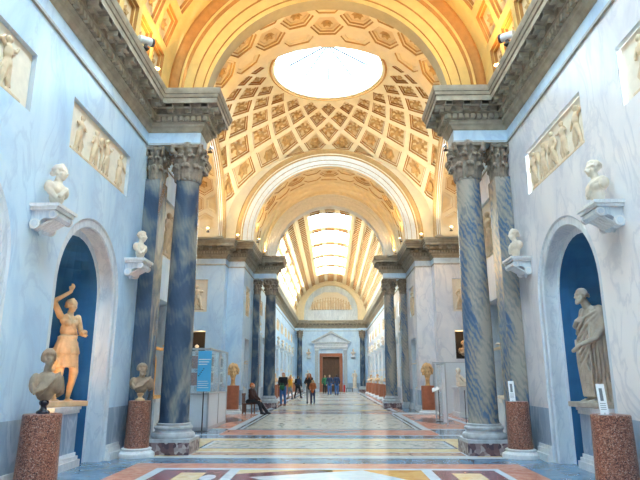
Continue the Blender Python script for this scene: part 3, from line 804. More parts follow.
# ------------------------------------------------------------------ columns
def capital_me(r=.26, h=.80, flat=False):
    """Corinthian capital, origin at its foot"""
    s = Sculpt(); n = 24
    bell = [(r * .92, 0), (r * .95, h * .3), (r * 1.05, h * .6), (r * 1.3, h * .86)]
    for (a, z0), (b, z1) in zip(bell, bell[1:]): s.cap((0, 0, z0 + .02), a, (0, 0, z1), b, n=20)
    s.box(-r * 1.3, r * 1.3, -r * 1.3, r * 1.3, h * .9, h)
    s.cap((0, 0, .0), r * 1.02, (0, 0, .02), r * 1.02, n=20)
    for ring, (k, off, z0, z1, ro, wd) in enumerate(((8, 0, .02, .33, 1.42, .085), (8, .5, .10, .56, 1.55, .085))):
        for i in range(k):
            a = 2 * PI * (i + off) / k; c, q = cos(a), sin(a); z1h = z1 * h / .8
            P = lambda rr, z: (rr * r * c, rr * r * q, z)
            for t in (-1, 0, 1):
                tx, ty = -q * t * wd * .7, c * t * wd * .7
                g = lambda rr, z: (rr * r * c + tx, rr * r * q + ty, z - abs(t) * .03)
                s.chain([(g(1.03, z0), .04), (g(1.10, z1h * .7), .042), (g(1.32, z1h), .035), (g(ro, z1h - .05), .028)])
    for i in range(4):
        a = PI / 4 + PI / 2 * i; c, q = cos(a), sin(a)
        g = lambda rr, z: (rr * r * c, rr * r * q, z)
        s.chain([(g(1.2, h * .55), .035), (g(1.45, h * .78), .035), (g(1.78, h * .86), .05)])
        s.ell(g(1.72, h * .78), .065); s.box(-.05, .05, -.05, .05, 0, .07, Matrix.Translation(g(1.75, h * .91)) @ Matrix.Rotation(a, 4, 'Z'))
        s.cap(g(1.1, h * .95), .05, g(1.8, h * .95), .045)
        b = i * PI / 2; c, q = cos(b), sin(b)
        s.ell((r * 1.35 * c, r * 1.35 * q, h * .93), .062)
        for w in (-1, 1):
            s.ell((r * 1.3 * c - q * w * .10, r * 1.3 * q + c * w * .10, h * .76), .05)
            s.chain([((r * 1.12 * c - q * w * .03, r * 1.12 * q + c * w * .03, h * .5), .025), ((r * 1.3 * c - q * w * .12, r * 1.3 * q + c * w * .12, h * .78), .03)])
    return s.mesh('capital', 'cap', .016, 1)
CAPM = capital_me()
def column(x, y, z_top, rb, mat, label, capm=CAPM, name='marble_column', detail=True, group='marble columns of the gallery'):
    o = empty(name, (x, y, 0), 0, label, 'column', group)
    k = rb / .305; H = z_top - .80 * k
    b = MB(); w = .455 * k
    b.box(-w, w, -w, w, 0, .24, 'plinth'); b.box(-w + .004, w - .004, -w + .004, w - .004, .24, .30, 'base'); b.build('plinth', o)
    b = MB()
    pr = [(rb * 1.42, .295), (rb * 1.47, .325), (rb * 1.47, .37), (rb * 1.40, .405), (rb * 1.28, .415), (rb * 1.22, .44), (rb * 1.20, .465), (rb * 1.26, .475), (rb * 1.31, .49), (rb * 1.31, .52), (rb * 1.26, .535), (rb * 1.14, .545), (rb * 1.12, .56), (rb * 1.16, .565), (rb * 1.16, .585), (rb * 1.06, .60)]
    b.lathe(pr, 'base', n=40); b.build('base', o, smooth=40)
    b = MB(); n = 14; rt = rb * .86
    pr = [(rb * 1.06, .60), (rb * 1.0, .66)] + [(rb + (rt - rb) * max(0, (i / n - .25) / .75) ** 1.4, .66 + (H - .72) * i / n) for i in range(1, n + 1)]
    pr += [(rt * 1.05, H - .05), (rt * 1.10, H - .035), (rt * 1.10, H - .01), (rt, H)]
    b.lathe(pr, mat, n=40); b.build('shaft', o, smooth=40)
    c = link('capital', capm, o, (0, 0, H)); c.scale = (k, k, k)
    return o
ZC = 6.72
cl = column(-CX, CY1, ZC, .305, 'blue_col', 'near left blue-grey streaked marble column with a dark breccia plinth')
cr = column(CX + .02, CY1, ZC, .305, 'grey_col', 'near right grey column with swirling blue and beige veins on a breccia plinth')
column(-CX, CY2, ZC, .305, 'blue_col', 'blue marble column at the far left of the crossing, behind the seated guard')
column(CX, CY2, ZC, .305, 'grey_col', 'grey marble column at the far right of the crossing, beside the row of red pedestals')
def pilaster(s, y, mat, label):
    o = empty('corner_pilaster', (s * 3.97, y, 0), 0, label, 'pilaster', 'pilasters behind the columns')
    b = MB(); a = .17; q = .28
    b.box(-a, a, -q, q, .3, 5.92, mat); b.build('shaft', o)
    b = MB(); b.box(-a - .06, a, -q - .06, q + .06, 0, .16, 'base') if s > 0 else b.box(-a, a + .06, -q - .06, q + .06, 0, .16, 'base')
    b.box(-a - .03, a + .03, -q - .03, q + .03, .16, .3, 'base'); b.build('base', o)
    c = link('capital', CAPM, o, (0, 0, 5.92)); c.scale = (.60, .95, .98)
pilaster(-1, CY1 + .05, 'blue_col', 'flat blue marble pilaster behind the near left column')
pilaster(1, CY1 + .05, 'grey_col', 'flat green-grey marble pilaster behind the near right column')
pilaster(-1, CY2 - .05, 'blue_col', 'narrow pilaster behind the far left column of the crossing')
pilaster(1, CY2 - .05, 'grey_col', 'narrow pilaster behind the far right column of the crossing')
column(-3.55, 64.72, ZC, .29, 'blue_col', 'slim dark column left of the far doorway, against the end wall', name='end_column')
column(3.55, 64.72, ZC, .29, 'blue_col', 'slim dark column right of the far doorway, against the end wall', name='end_column')

# ------------------------------------------------------------------ figures
def head(s, c, k=1.0, yaw=0.0, tilt=0.0, hair='short', beard=False, roll=0.0):
    """head with its face to -y; c: middle of the skull, k: 1 = 23 cm tall"""
    L0 = s.M.copy(); s.M = L0 @ Matrix.Translation(Vector(c)) @ Euler((tilt, roll, yaw)).to_matrix().to_4x4() @ Matrix.Scale(k, 4)
    s.ell((0, .012, .03), (.078, .098, .088)); s.ell((0, -.028, -.03), (.062, .066, .085)); s.ell((0, -.05, -.09), (.036, .034, .028))
    s.cap((0, -.088, .012), .011, (0, -.112, -.028), .017); s.ell((-.013, -.100, -.030), .011); s.ell((.013, -.100, -.030), .011)
    for q in (-1, 1):
        s.cap((q * .012, -.090, .022), .010, (q * .050, -.074, .022), .010)
        s.ell((q * .031, -.079, .002), (.015, .012, .009)); s.ell((q * .045, -.060, -.03), (.024, .024, .026)); s.ell((q * .078, .008, -.008), (.012, .022, .032))
    s.cap((-.020, -.094, -.056), .008, (.020, -.094, -.056), .008); s.cap((-.015, -.091, -.067), .009, (.015, -.091, -.067), .009)
    if hair == 'short':
        for i in range(70):
            a = 2.4 * i; z = 1 - 1.15 * i / 70; rr = math.sqrt(max(0, 1 - z * z)); x, y = rr * cos(a), rr * sin(a)
            if y < -.55 and z < .62: continue
            s.ell((x * .082, .014 + y * .100, .032 + z * .090), .019, n=8)
    elif hair == 'bald':
        for i in range(30):
            a = 2.4 * i; x, y = cos(a), sin(a)
            if y < -.3: continue
            s.ell((x * .08, .014 + y * .1, .0 + .03 * sin(i)), .018, n=8)
    elif hair == 'wavy':
        for i in range(26):
            a = PI * (.12 + .76 * 0) + 2 * PI * i / 26
            x, y = cos(a), sin(a)
            if y < -.85: continue
            s.chain([((x * .02, .02 + y * .03, .116), .014), ((x * .058, .018 + y * .072, .098), .015), ((x * .084, .016 + y * .100, .035 + .012 * (i % 2)), .017)])
        s.ell((0, .12, .0), (.042, .04, .042)); s.ell((0, -.01, .122), (.035, .04, .02))
    elif hair == 'helmet':
        for i in range(110):
            a = 2.4 * i; z = 1 - 1.35 * i / 110; rr = math.sqrt(max(0, 1 - z * z)); x, y = rr * cos(a), rr * sin(a)
            if y < -.5 and z < .45: continue
            s.ell((x * .098, .018 + y * .112, .03 + z * .105), .024, n=8)
    elif hair == 'long':
        s.ell((0, .03, .035), (.088, .098, .092)); s.ell((0, .075, -.05), (.075, .055, .11)); s.cap((0, .07, -.1), .07, (0, .08, -.22), .05)
    if beard:
        for i in range(26):
            t = i / 25 * PI; s.ell((.062 * cos(t), -.045 - .042 * sin(t), -.062 - .05 * sin(t) + .012 * sin(i * 2.3)), .020, n=8)
            s.ell((.045 * cos(t), -.055 - .04 * sin(t), -.092 - .03 * sin(t)), .019, n=8)
    s.M = L0
def hand(s, w, d, up, k=1.0, curl=.6, side=1):
    """palm at w pointing along d, thumb side given by up x d"""
    w = Vector(w); d = Vector(d).normalized(); up = Vector(up); up = (up - d * up.dot(d)).normalized(); a = d.cross(up) * side
    s.cap(w, .026 * k, w + d * .07 * k, .030 * k)
    for i, (o, ln) in enumerate(((-.030, .072), (-.010, .082), (.010, .076), (.030, .060))):
        p0 = w + d * .075 * k + a * o * k; p1 = p0 + (d * cos(curl * .5) - up * sin(curl * .5)) * ln * .55 * k; p2 = p1 + (d * cos(curl * 1.6) - up * sin(curl * 1.6)) * ln * .5 * k
        s.chain([(p0, .011 * k), (p1, .0095 * k), (p2, .008 * k)])
    t0 = w + d * .02 * k - a * .022 * k; t1 = t0 - a * .030 * k + d * .030 * k - up * .01 * k; s.chain([(t0, .013 * k), (t1, .011 * k), (t1 + d * .028 * k - up * .012 * k, .009 * k)])

def statue_nymph():
    """woman with one arm bent over her head, short belted tunic, face to -y; about 2.1 m with the raised hand"""
    s = Sculpt()
    hipL, hipR = (.09, 0, .92), (-.09, 0, .95)
    s.chain([(hipR, .105), ((-.10, -.03, .50), .070), ((-.10, .0, .44), .062), ((-.10, .03, .30), .060), ((-.10, .04, .10), .038)])
    s.chain([(hipL, .105), ((.13, -.09, .52), .068), ((.13, -.08, .45), .060), ((.15, .02, .28), .056), ((.16, .08, .10), .036)])
    for x, y in ((-.10, .04), (.16, .08)): s.chain([((x, y + .02, .05), .042), ((x, y - .10, .045), .040), ((x, y - .17, .03), .028)])
    s.loft([(.60, 0, -.02, .21, .16, .07, 13, 0), (.72, 0, -.01, .205, .16, .06, 13, .2), (.90, 0, 0, .19, .15, .05, 13, .3), (1.02, 0, 0, .165, .13, .04, 13, .3), (1.12, 0, 0, .14, .11, .02, 11, .1)])
    s.loft([(.82, 0, 0, .225, .175, .06, 17, .4), (.93, 0, 0, .20, .16, .05, 17, .3), (1.10, 0, 0, .145, .115, .02, 17, 0)])
    s.cap((-.13, -.02, 1.09), .03, (.13, -.02, 1.09), .03)
    for i in range(16): a = 2 * PI * i / 16; s.ell((.148 * cos(a), .118 * sin(a), 1.09), .024, n=8)
    s.ell((0, 0, 1.22), (.145, .105, .16)); s.ell((.0, .01, 1.38), (.165, .10, .10)); s.ell((-.065, -.085, 1.33), (.055, .045, .055)); s.ell((.065, -.085, 1.33), (.055, .045, .055))
    s.chain([((-.09, -.05, 1.46), .03), ((-.02, -.10, 1.34), .022), ((.08, -.10, 1.22), .02), ((.15, -.02, 1.12), .022)])
    s.cap((0, 0, 1.42), .062, (.0, -.015, 1.53), .052)
    head(s, (.0, -.03, 1.63), .95, yaw=.25, hair='wavy')
    # raised arm, the hand above the crown
    s.chain([((-.16, .02, 1.45), .060), ((-.30, .0, 1.66), .045), ((-.30, -.01, 1.69), .043), ((-.04, -.03, 1.87), .030)]); hand(s, (-.04, -.03, 1.87), (.25, -.1, .95), (0, -1, .3), 1.0, .5)
    # lowered arm with a shell against the waist
    s.chain([((.16, .01, 1.44), .056), ((.22, -.03, 1.20), .044), ((.22, -.04, 1.17), .042), ((.14, -.24, 1.13), .030)]); hand(s, (.14, -.24, 1.13), (-.4, -1, .15), (0, 0, 1), 1.0, .9)
    s.ell((.09, -.33, 1.17), (.06, .05, .045))
    # tree stump and cloth behind the leg
    s.chain([((-.26, .10, .0), .13), ((-.25, .10, .45), .11), ((-.22, .08, .82), .09)]); s.ell((-.30, -.02, .58), (.12, .12, .10)); s.ell((-.34, -.12, .50), (.06, .08, .06)); s.ell((-.24, -.10, .70), (.05, .07, .06))
    s.chain([((.20, .09, 1.0), .06), ((.24, .12, .7), .07), ((.22, .12, .35), .05)])
    s.box(-.42, .34, -.26, .26, -.03, .055)
    return s.mesh('body', 'statue', .0125, 2)
def statue_toga():
    """bearded man wrapped in a long cloak, face to -y"""
    s = Sculpt()
    R = [(.03, 0, .02, .20, .16, .13, 17, .0), (.25, 0, .01, .195, .16, .13, 17, .25), (.5, .0, 0, .205, .165, .12, 17, .5), (.75, .0, 0, .225, .175, .11, 17, .8), (.95, 0, -.01, .235, .18, .09, 15, 1.0), (1.15, 0, 0, .225, .165, .08, 15, 1.2), (1.32, 0, .01, .22, .145, .07, 13, 1.3), (1.44, 0, .02, .18, .12, .05, 11, 1.3), (1.50, 0, .02, .11, .085, .03, 9, 1.2)]
    s.loft(R, 136)
    # swags crossing the body and falling from the shoulder
    for i in range(6):
        q = i * .075
        s.chain([((.22 + .012 * i, .0, 1.44 - q * .6), .024), ((.12, -.175, 1.32 - q * 1.4), .022), ((-.06, -.215, 1.14 - q * 1.6), .023), ((-.23, -.12, 1.08 - q * 1.4), .022)])
    for i in range(7):
        s.chain([((.13 + .03 * i, -.11 + .03 * i, 1.40 - .02 * i), .019), ((.17 + .02 * i, -.19 + .05 * i, .95), .018), ((.16 + .02 * i, -.20 + .055 * i, .30 + .05 * i), .017)])
    for i in range(6):
        s.chain([((-.23 + .03 * i, -.16 - .01 * (i % 3), .98 - .04 * i), .017), ((-.14 + .055 * i, -.205, .58 - .02 * i), .022), ((-.08 + .05 * i, -.20, .14), .022)])
    s.cap((0, -.02, 1.44), .075, (0, -.10, 1.58), .060)
    s.chain([((-.18, .0, 1.43), .07), ((-.25, -.03, 1.18), .055), ((-.19, -.16, 1.20), .045), ((-.02, -.24, 1.27), .034)]); hand(s, (-.02, -.24, 1.27), (1, -.1, .1), (0, -1, .1), 1.0, .5)
    s.chain([((.18, .02, 1.43), .075), ((.25, .0, 1.13), .06), ((.24, -.14, .98), .045), ((.22, -.34, .90), .034)]); hand(s, (.22, -.34, .90), (-.05, -1, -.35), (0, -.3, 1), 1.0, .9)
    s.cap((.17, -.47, .80), .032, (.27, -.42, .88), .032)
    head(s, (0, -.13, 1.67), 1.02, tilt=.08, yaw=0, hair='bald', beard=True)
    for x, y in ((-.10, -.12), (.10, -.14)): s.chain([((x, y + .08, .06), .05), ((x, y - .06, .055), .045), ((x, y - .13, .04), .03)])
    s.chain([((.26, .14, .03), .12), ((.24, .14, .30), .10)])
    s.box(-.36, .38, -.32, .26, -.03, .05)
    return s.mesh('body', 'statue_g', .0105, 1)
def bust_draped(mat, hair='helmet', beard=False, yaw=.5, voxel=.011, foot=False):
    """shoulders in a fringed cloak on a small turned foot; face to -y, 0.80 m tall"""
    s = Sculpt()
    if foot: s.cap((0, .01, .03), .05, (0, .01, .2), .05); s.cap((0, .01, .02), .10, (0, .01, .05), .09)
    s.ell((0, .01, .36), (.225, .135, .16)); s.ell((0, .0, .24), (.15, .10, .12)); s.ell((-.17, .0, .36), (.10, .11, .14)); s.ell((.17, .0, .36), (.10, .11, .14))
    for i in range(7):
        s.chain([((.20 - .02 * i, .0, .50 - .01 * i), .022), ((.12 - .035 * i, -.115, .42 - .012 * i), .017), ((.0 - .03 * i, -.15, .30 - .012 * i + .01 * (i % 2)), .018), ((-.10 - .02 * i, -.10, .20 + .025 * i), .018)])
    for i in range(4): s.chain([((.24, -.03, .44 - .05 * i), .025), ((.27, .0, .30 - .02 * i), .03), ((.20, .06, .2), .03)])
    s.cap((0, .01, .46), .068, (0, -.01, .58), .058)
    head(s, (0, -.02, .665), 1.05, yaw=yaw, hair=hair, beard=beard)
    return s.mesh('torso', mat, voxel, 2)
def bust_nude(mat, hair='wavy', beard=False, yaw=0.0, voxel=.011):
    """bare chest cut below the breast, on a low block; face to -y"""
    s = Sculpt()
    s.ell((0, .01, .27), (.19, .11, .12)); s.ell((0, -.0, .17), (.125, .09, .14)); s.ell((-.075, -.05, .25), (.07, .05, .055)); s.ell((.075, -.05, .25), (.07, .05, .055)); s.chain([((-.17, .0, .31), .03), ((-.19, -.02, .22), .035), ((-.12, -.06, .14), .03)])
    s.ell((-.17, .01, .27), (.055, .07, .09)); s.ell((.17, .01, .27), (.055, .07, .09)); s.chain([((.17, -.01, .33), .04), ((.06, -.09, .28), .03), ((-.06, -.10, .16), .03)])
    s.cap((0, .01, .32), .062, (0, -.01, .44), .052); head(s, (0, -.02, .52), 1.0, yaw=yaw, hair=hair, beard=beard)
    s.cap((0, 0, .04), .075, (0, 0, .10), .06); s.box(-.10, .10, -.09, .09, 0, .045)
    return s.mesh('torso', mat, voxel, 2)
def console_me():
    """scrolled wall bracket, back at y = 0, projecting to -y, top at z = 0"""
    b = MB(); w = .25
    b.box(-w - .05, w + .05, -.42, 0, -.045, 0, 'white'); b.box(-w - .02, w + .02, -.38, 0, -.09, -.045, 'white')
    pr = [(0, -.09), (-.34, -.09), (-.37, -.12), (-.37, -.17), (-.33, -.205), (-.27, -.21), (-.22, -.195), (-.17, -.21), (-.13, -.25), (-.11, -.31), (-.06, -.345), (0, -.35)]
    vs = [(-w + .03, y, z) for y, z in pr] + [(w - .03, y, z) for y, z in pr]; n = len(pr)
    b.add(vs, [tuple(range(n)), tuple(reversed(range(n, 2 * n)))] + [(i, i + n, (i + 1) % n + n, (i + 1) % n) for i in range(n)], 'frame')
    for s in (-1, 1):
        for cy_, cz_, r in ((-.325, -.155, .062), (-.075, -.285, .075)):
            Mx = Matrix.Translation((s * (w - .02), cy_, cz_)) @ Matrix.Rotation(PI / 2, 4, 'Y')
            b.lathe([(r, -.02), (r, .02)], 'white', n=18, M4=Mx); b.lathe([(r * .6, -.03), (r * .6, .03)], 'frame', n=14, M4=Mx)
    b.tube((0, -.05, -.33), (0, -.05, -.40), .05, .015, 'frame')
    for i in range(5): b.tube((-.16 + .08 * i, -.30, -.20), (-.16 + .08 * i, -.09, -.32), .022, .022, 'white', 6)
    return b
def stump_me(h=.90, r=.25, foot=True, top='granite'):
    pass
def pedestal(x, y, zt, r, label, foot=True, group='red granite pedestals along the walls', mat='granite', rt=None):
    o = empty('granite_pedestal', (x, y, 0), 0, label, 'pedestal', group); rt = rt or r * .92
    z0 = .17 if foot else 0
    b = MB(); b.lathe([(r, z0), (r + (rt - r) * .5, (z0 + zt) / 2), (rt, zt - .01), (rt - .012, zt)], mat, n=36); b.build('drum', o, smooth=40)
    if foot:
        b = MB(); b.lathe([(r * 1.50, 0), (r * 1.52, .03), (r * 1.48, .075), (r * 1.28, .10), (r * 1.20, .115), (r * 1.20, .13), (r * 1.24, .14), (r * 1.24, .155), (r * 1.12, .17)], 'white', n=36); b.build('foot', o, smooth=40)
    return o
def place(me, name, x, y, z, rz, label, cat, group=None, sc=1):
    o = link(name, me, None, (x, y, z), rz); o.scale = (sc, sc, sc); return tag(o, label, cat, group)

# near niches: statues on moulded plinths
def niche_plinth(s, y, label, top=1.02, group='niche statue plinths'):
    o = empty('statue_plinth', (s * 4.80, y, 0), 0, label, 'plinth', group)
    b = MB(); b.box(-.38, .38, -.46, .46, .24, top - .12, 'dado'); b.build('block', o)
    b = MB(); b.box(-.46, .46, -.54, .54, 0, .12, 'white'); b.box(-.43, .43, -.51, .51, .12, .18, 'white'); b.box(-.40, .40, -.48, .48, .18, .24, 'white'); b.build('base_moulding', o)
    b = MB(); b.box(-.40, .40, -.48, .48, top - .12, top - .06, 'white'); b.box(-.42, .42, -.50, .50, top - .06, top, 'white'); b.build('top_moulding', o)
    return o
niche_plinth(-1, 9.85, 'white moulded plinth under the golden nymph in the left niche')
niche_plinth(1, 9.85, 'white moulded plinth under the cloaked man in the right niche')
NYM = statue_nymph(); TOG = statue_toga()
place(NYM, 'marble_statue', -4.66, 10.12, 1.05, rad(56), 'nymph statue in a belted tunic, arm raised over her head, near left niche', 'statue', None, 1.06)
place(TOG, 'marble_statue', 4.66, 9.98, 1.05, rad(-80), 'bearded man in a long draped cloak, statue in the near right niche', 'statue', sc=1.12)

# pedestals with busts, and with label stands
pedestal(-3.82, 7.85, 1.03, .268, 'red granite drum at the lower left edge of the view, under the cloaked bust', foot=False)
pedestal(-3.77, 11.65, 1.06, .235, 'red granite drum with a white foot in front of the near left column')
pedestal(3.79, 7.85, 1.03, .268, 'red granite drum at the lower right edge, with a white card on top', foot=False)
pedestal(3.77, 11.65, 1.05, .235, 'red granite drum with a white foot beside the near right column')
BD = bust_draped('statue_b', 'helmet', False, .35); BD2 = bust_draped('statue_b', 'helmet', True, .2)
BF = bust_draped('statue', 'helmet', True, .2, .016, True); BN = bust_nude('statue_w', 'wavy'); BN2 = bust_nude('statue_w', 'short')
def bust_on_foot(me, x, y, z, rz, label, footmat, sc, cat='bust'):
    o = empty('portrait_bust', (x, y, z), rz, label, cat); o.scale = (sc, sc, sc)
    link('torso', me, o, (0, 0, .03))
    b = MB(); b.lathe([(.105, 0), (.11, .02), (.10, .035), (.062, .05), (.045, .075), (.048, .10), (.075, .125), (.08, .15), (.06, .17), (.06, .22)], footmat, n=28); b.build('foot', o, smooth=50)
    return o
bust_on_foot(BD, -3.82, 7.85, 1.03, rad(30), 'grey draped bust with a round black foot on the nearest left drum', 'black', 1.02).scale = (.80, .88, 1.02)
bust_on_foot(BD2, -3.77, 11.65, 1.06, rad(28), 'bearded draped bust on the second left drum, in front of the pilaster', 'statue', .87)
CON = console_me()
def console(s, y, z, label, me, blabel, rz=None, sc=1.0, group=None):
    r0 = rad(90) * -s
    o = CON.build('wall_bracket', None); o.location = (s * W, y, z); o.rotation_euler = (0, 0, r0)
    tag(o, label, 'bracket', 'scrolled brackets on the walls')
    place(me, 'portrait_bust', s * (W - .22), y, z, r0 + (rz or 0), blabel, 'bust', 'marble busts on wall brackets', sc)
console(-1, 7.75, 3.90, 'scrolled wall bracket between the two nearest left niches', BN, 'armless woman bust with gathered hair on the nearest left wall bracket', -.15, 1.06)
console(1, 7.75, 3.90, 'scrolled wall bracket between the two nearest right niches', BN2, 'pale man bust with short hair on the nearest right wall bracket', .1, 1.06)
console(-1, 11.45, 3.90, 'scrolled wall bracket beside the near left pilaster', BN2, 'small pale bust on the bracket beside the near left pilaster', -.2, .98)
console(1, 11.45, 3.90, 'scrolled wall bracket beside the near right pilaster', BN, 'small pale bust on the bracket beside the near right pilaster', .2, .98)
console(-1, 3.75, 3.90, 'scrolled wall bracket behind the left edge of the view', BN2, 'marble bust on the bracket nearest the viewpoint, left wall')
console(1, 3.75, 3.90, 'scrolled wall bracket behind the right edge of the view', BN, 'marble bust on the bracket nearest the viewpoint, right wall')

# label stands on the right drums
def card(x, y, z, rz, label, h=.30, w=.13):
    o = empty('label_stand', (x, y, z), rz, label, 'label')
    L = Matrix.Rotation(rad(-12), 4, 'X')
    b = MB(); b.box(-w / 2 - .02, w / 2 + .02, -.05, .05, 0, .008, 'metal'); b.box(-.01, .01, -.005, .005, 0, .03, 'metal'); b.build('stand', o)
    b = MB(); b.box(-w / 2, w / 2, -.004, .004, .01, h, 'paper', L); b.build('card', o)
    b = MB(); b.box(-w / 2 + .03, w / 2 - .035, -.0055, -.004, h * .45, h * .86, 'c_grey', L)
    for i in range(4): b.box(-w / 2 + .015, w / 2 - .02, -.0055, -.004, h * .36 - .025 * i, h * .36 - .025 * i + .007, 'c_grey', L)
    b.build('print', o)
card(3.66, 7.72, 1.03, rad(-8), 'white information card on the nearest right granite drum', .40, .105)
card(3.66, 11.55, 1.05, rad(-8), 'white information card on the second right granite drum', .40, .11)

# ------------------------------------------------------------------ relief panels
def relief_figs(n, w, h, seed, mat='relief_f', voxel=.018):
    """row of small figures in low relief; x along the wall, -y outwards, z up"""
    R = random.Random(seed); s = Sculpt()
    for i in range(n):
        x = -w / 2 + w * (i + .5) / n + R.uniform(-.04, .04); k = h * R.uniform(.80, .92); L0 = s.M.copy()
        s.M = Matrix.Translation((x, .01, -h / 2 + .03)) @ Matrix.Scale(.85, 4, (0, 1, 0)) @ Matrix.Scale(k, 4); ln = R.choice((-1, 1)) * R.uniform(.02, .10)
        s.ell((ln, -.05, .90), .075, n=10); s.ell((ln * .6, -.04, .66), (.11, .10, .17), n=10); s.ell((0, -.04, .48), (.10, .10, .12), n=10)
        st = R.uniform(.06, .15)
        s.chain([((-.04, -.04, .46), .075), ((-st, -.06, .24), .055), ((-st * 1.1, -.03, .03), .035)]); s.chain([((.04, -.04, .46), .075), ((st, -.04, .24), .055), ((st * 1.2, -.03, .03), .035)])
        for q in (-1, 1):
            up = R.uniform(-.18, .26); s.chain([((ln * .8 + q * .11, -.04, .76), .042), ((ln + q * R.uniform(.17, .26), -.06, .66 + up * .5), .035), ((ln + q * R.uniform(.10, .32), -.08, .62 + up), .028)])
        for q in range(4): s.chain([((-.10 + .07 * q, -.05, .5), .02), ((-.16 + .10 * q + ln, -.05, .25), .03), ((-.18 + .12 * q, -.03, .10), .02)])
        s.M = L0
    s.box(-w / 2 + .02, w / 2 - .02, -.035, .0, -h / 2, -h / 2 + .07)
    for i in range(n - 1):
        x = -w / 2 + w * (i + 1) / n
        if R.random() < .5: s.chain([((x, -.02, -h / 2), .03), ((x + .03, -.02, -.05), .025), ((x - .04, -.03, h * .25), .06)])
    return s.mesh('relief_figures', mat, voxel, 1)
RF = [relief_figs(4, 2.4, .86, 3), relief_figs(3, 2.3, .86, 5), relief_figs(5, 2.45, .86, 8)]
RFS = relief_figs(2, 1.1, 1.35, 11)
def relief(x, y, z, rz, w, h, me, label, group='sculpted relief panels above the niches', name='relief_panel'):
    o = empty(name, (x, y, z), rz, label, 'relief', group)
    b = MB(); b.box(-w / 2, w / 2, 0, .03, -h / 2, h / 2, 'relief'); b.build('ground', o)
    link('relief_figures', me, o, (0, 0, 0)); return o
ORD = ['first', 'second', 'third', 'fourth', 'fifth', 'sixth', 'seventh', 'eighth']
for s, nm in ((-1, 'left'), (1, 'right')):
    rz = rad(90) * -s; zc = (PZ0 + PZ1) / 2
    relief(s * (W + .07), 9.7, zc, rz, 2.62, .88, RF[0 if s < 0 else 2], 'cream relief of small figures above the near %s statue niche' % nm)
    relief(s * (W + .07), 5.85, zc, rz, 2.62, .88, RF[1], 'cream relief of figures cut by the %s edge of the picture' % nm)
    relief(s * (W + .07), 14.35, 5.25, rz, 1.48, 1.48, RFS, 'upright relief glimpsed behind the near %s column' % nm)
    relief(s * (W + .07), 28.35, 5.25, rz, 1.48, 1.48, RFS, 'upright relief just before the far %s column of the crossing' % nm)
    relief(s * 6.42, 26.17, 5.27, 0, 1.33, 1.53, RFS, 'upright relief on the %s pier face turned to the viewer' % nm)
    for k, yc in enumerate(far_c):
        relief(s * (W + .07), yc, zc, rz, 2.62, .88, RF[k % 3], 'relief panel over the %s niche of the far %s wall, counted from the crossing' % (ORD[k], nm))

# ------------------------------------------------------------------ rest of the sculpture down the gallery
def small_statue(seed, mat):
    R = random.Random(seed); s = Sculpt(); ln = R.uniform(-.04, .04)
    s.loft([(.03, 0, 0, .17, .14, .10, 11, R.random()), (.4, 0, 0, .18, .15, .09, 11, R.random()), (.8, 0, 0, .20, .15, .07, 11, R.random()), (1.05, ln, 0, .16, .12, .04, 9, 0), (1.2, ln, 0, .17, .12, .03, 9, 0), (1.38, ln, 0, .19, .11, .02, 9, 0), (1.44, ln, 0, .10, .08, .02, 9, 0)], 60)
    s.cap((ln, 0, 1.42), .06, (ln, 0, 1.52), .05); head(s, (ln, -.02, 1.61), 1.0, yaw=R.uniform(-.4, .4), hair=R.choice(('short', 'wavy')), beard=R.random() < .4)
    s.chain([((-.17, 0, 1.38), .06), ((-.27, -.04, 1.12), .045), ((-.20, -.30, 1.05), .032)]); s.chain([((.17, 0, 1.38), .06), ((.27, .0, 1.12), .045), ((.26, -.22, 1.16 + R.uniform(-.2, .2)), .032)])
    hand(s, (-.20, -.30, 1.05), (0, -1, 0), (0, 0, 1), 1.0, .7); hand(s, (.26, -.22, 1.16), (0, -1, .2), (0, 0, 1), 1.0, .7)
    s.box(-.26, .26, -.24, .24, -.03, .05); return s.mesh('body', mat, .02, 2)
ST1, ST2, ST3 = small_statue(1, 'statue_w'), small_statue(2, 'statue_w'), small_statue(4, 'statue_o')
def plinth(x, y, label, top=1.0, w=.36):
    o = empty('statue_plinth', (x, y, 0), 0, label, 'plinth', 'niche statue plinths')
    b = MB(); b.box(-w, w, -w, w, .14, top - .08, 'frame'); b.build('block', o)
    b = MB(); b.box(-w - .05, w + .05, -w - .05, w + .05, 0, .14, 'white'); b.build('base_moulding', o)
    b = MB(); b.box(-w - .03, w + .03, -w - .03, w + .03, top - .08, top, 'white'); b.build('top_moulding', o)
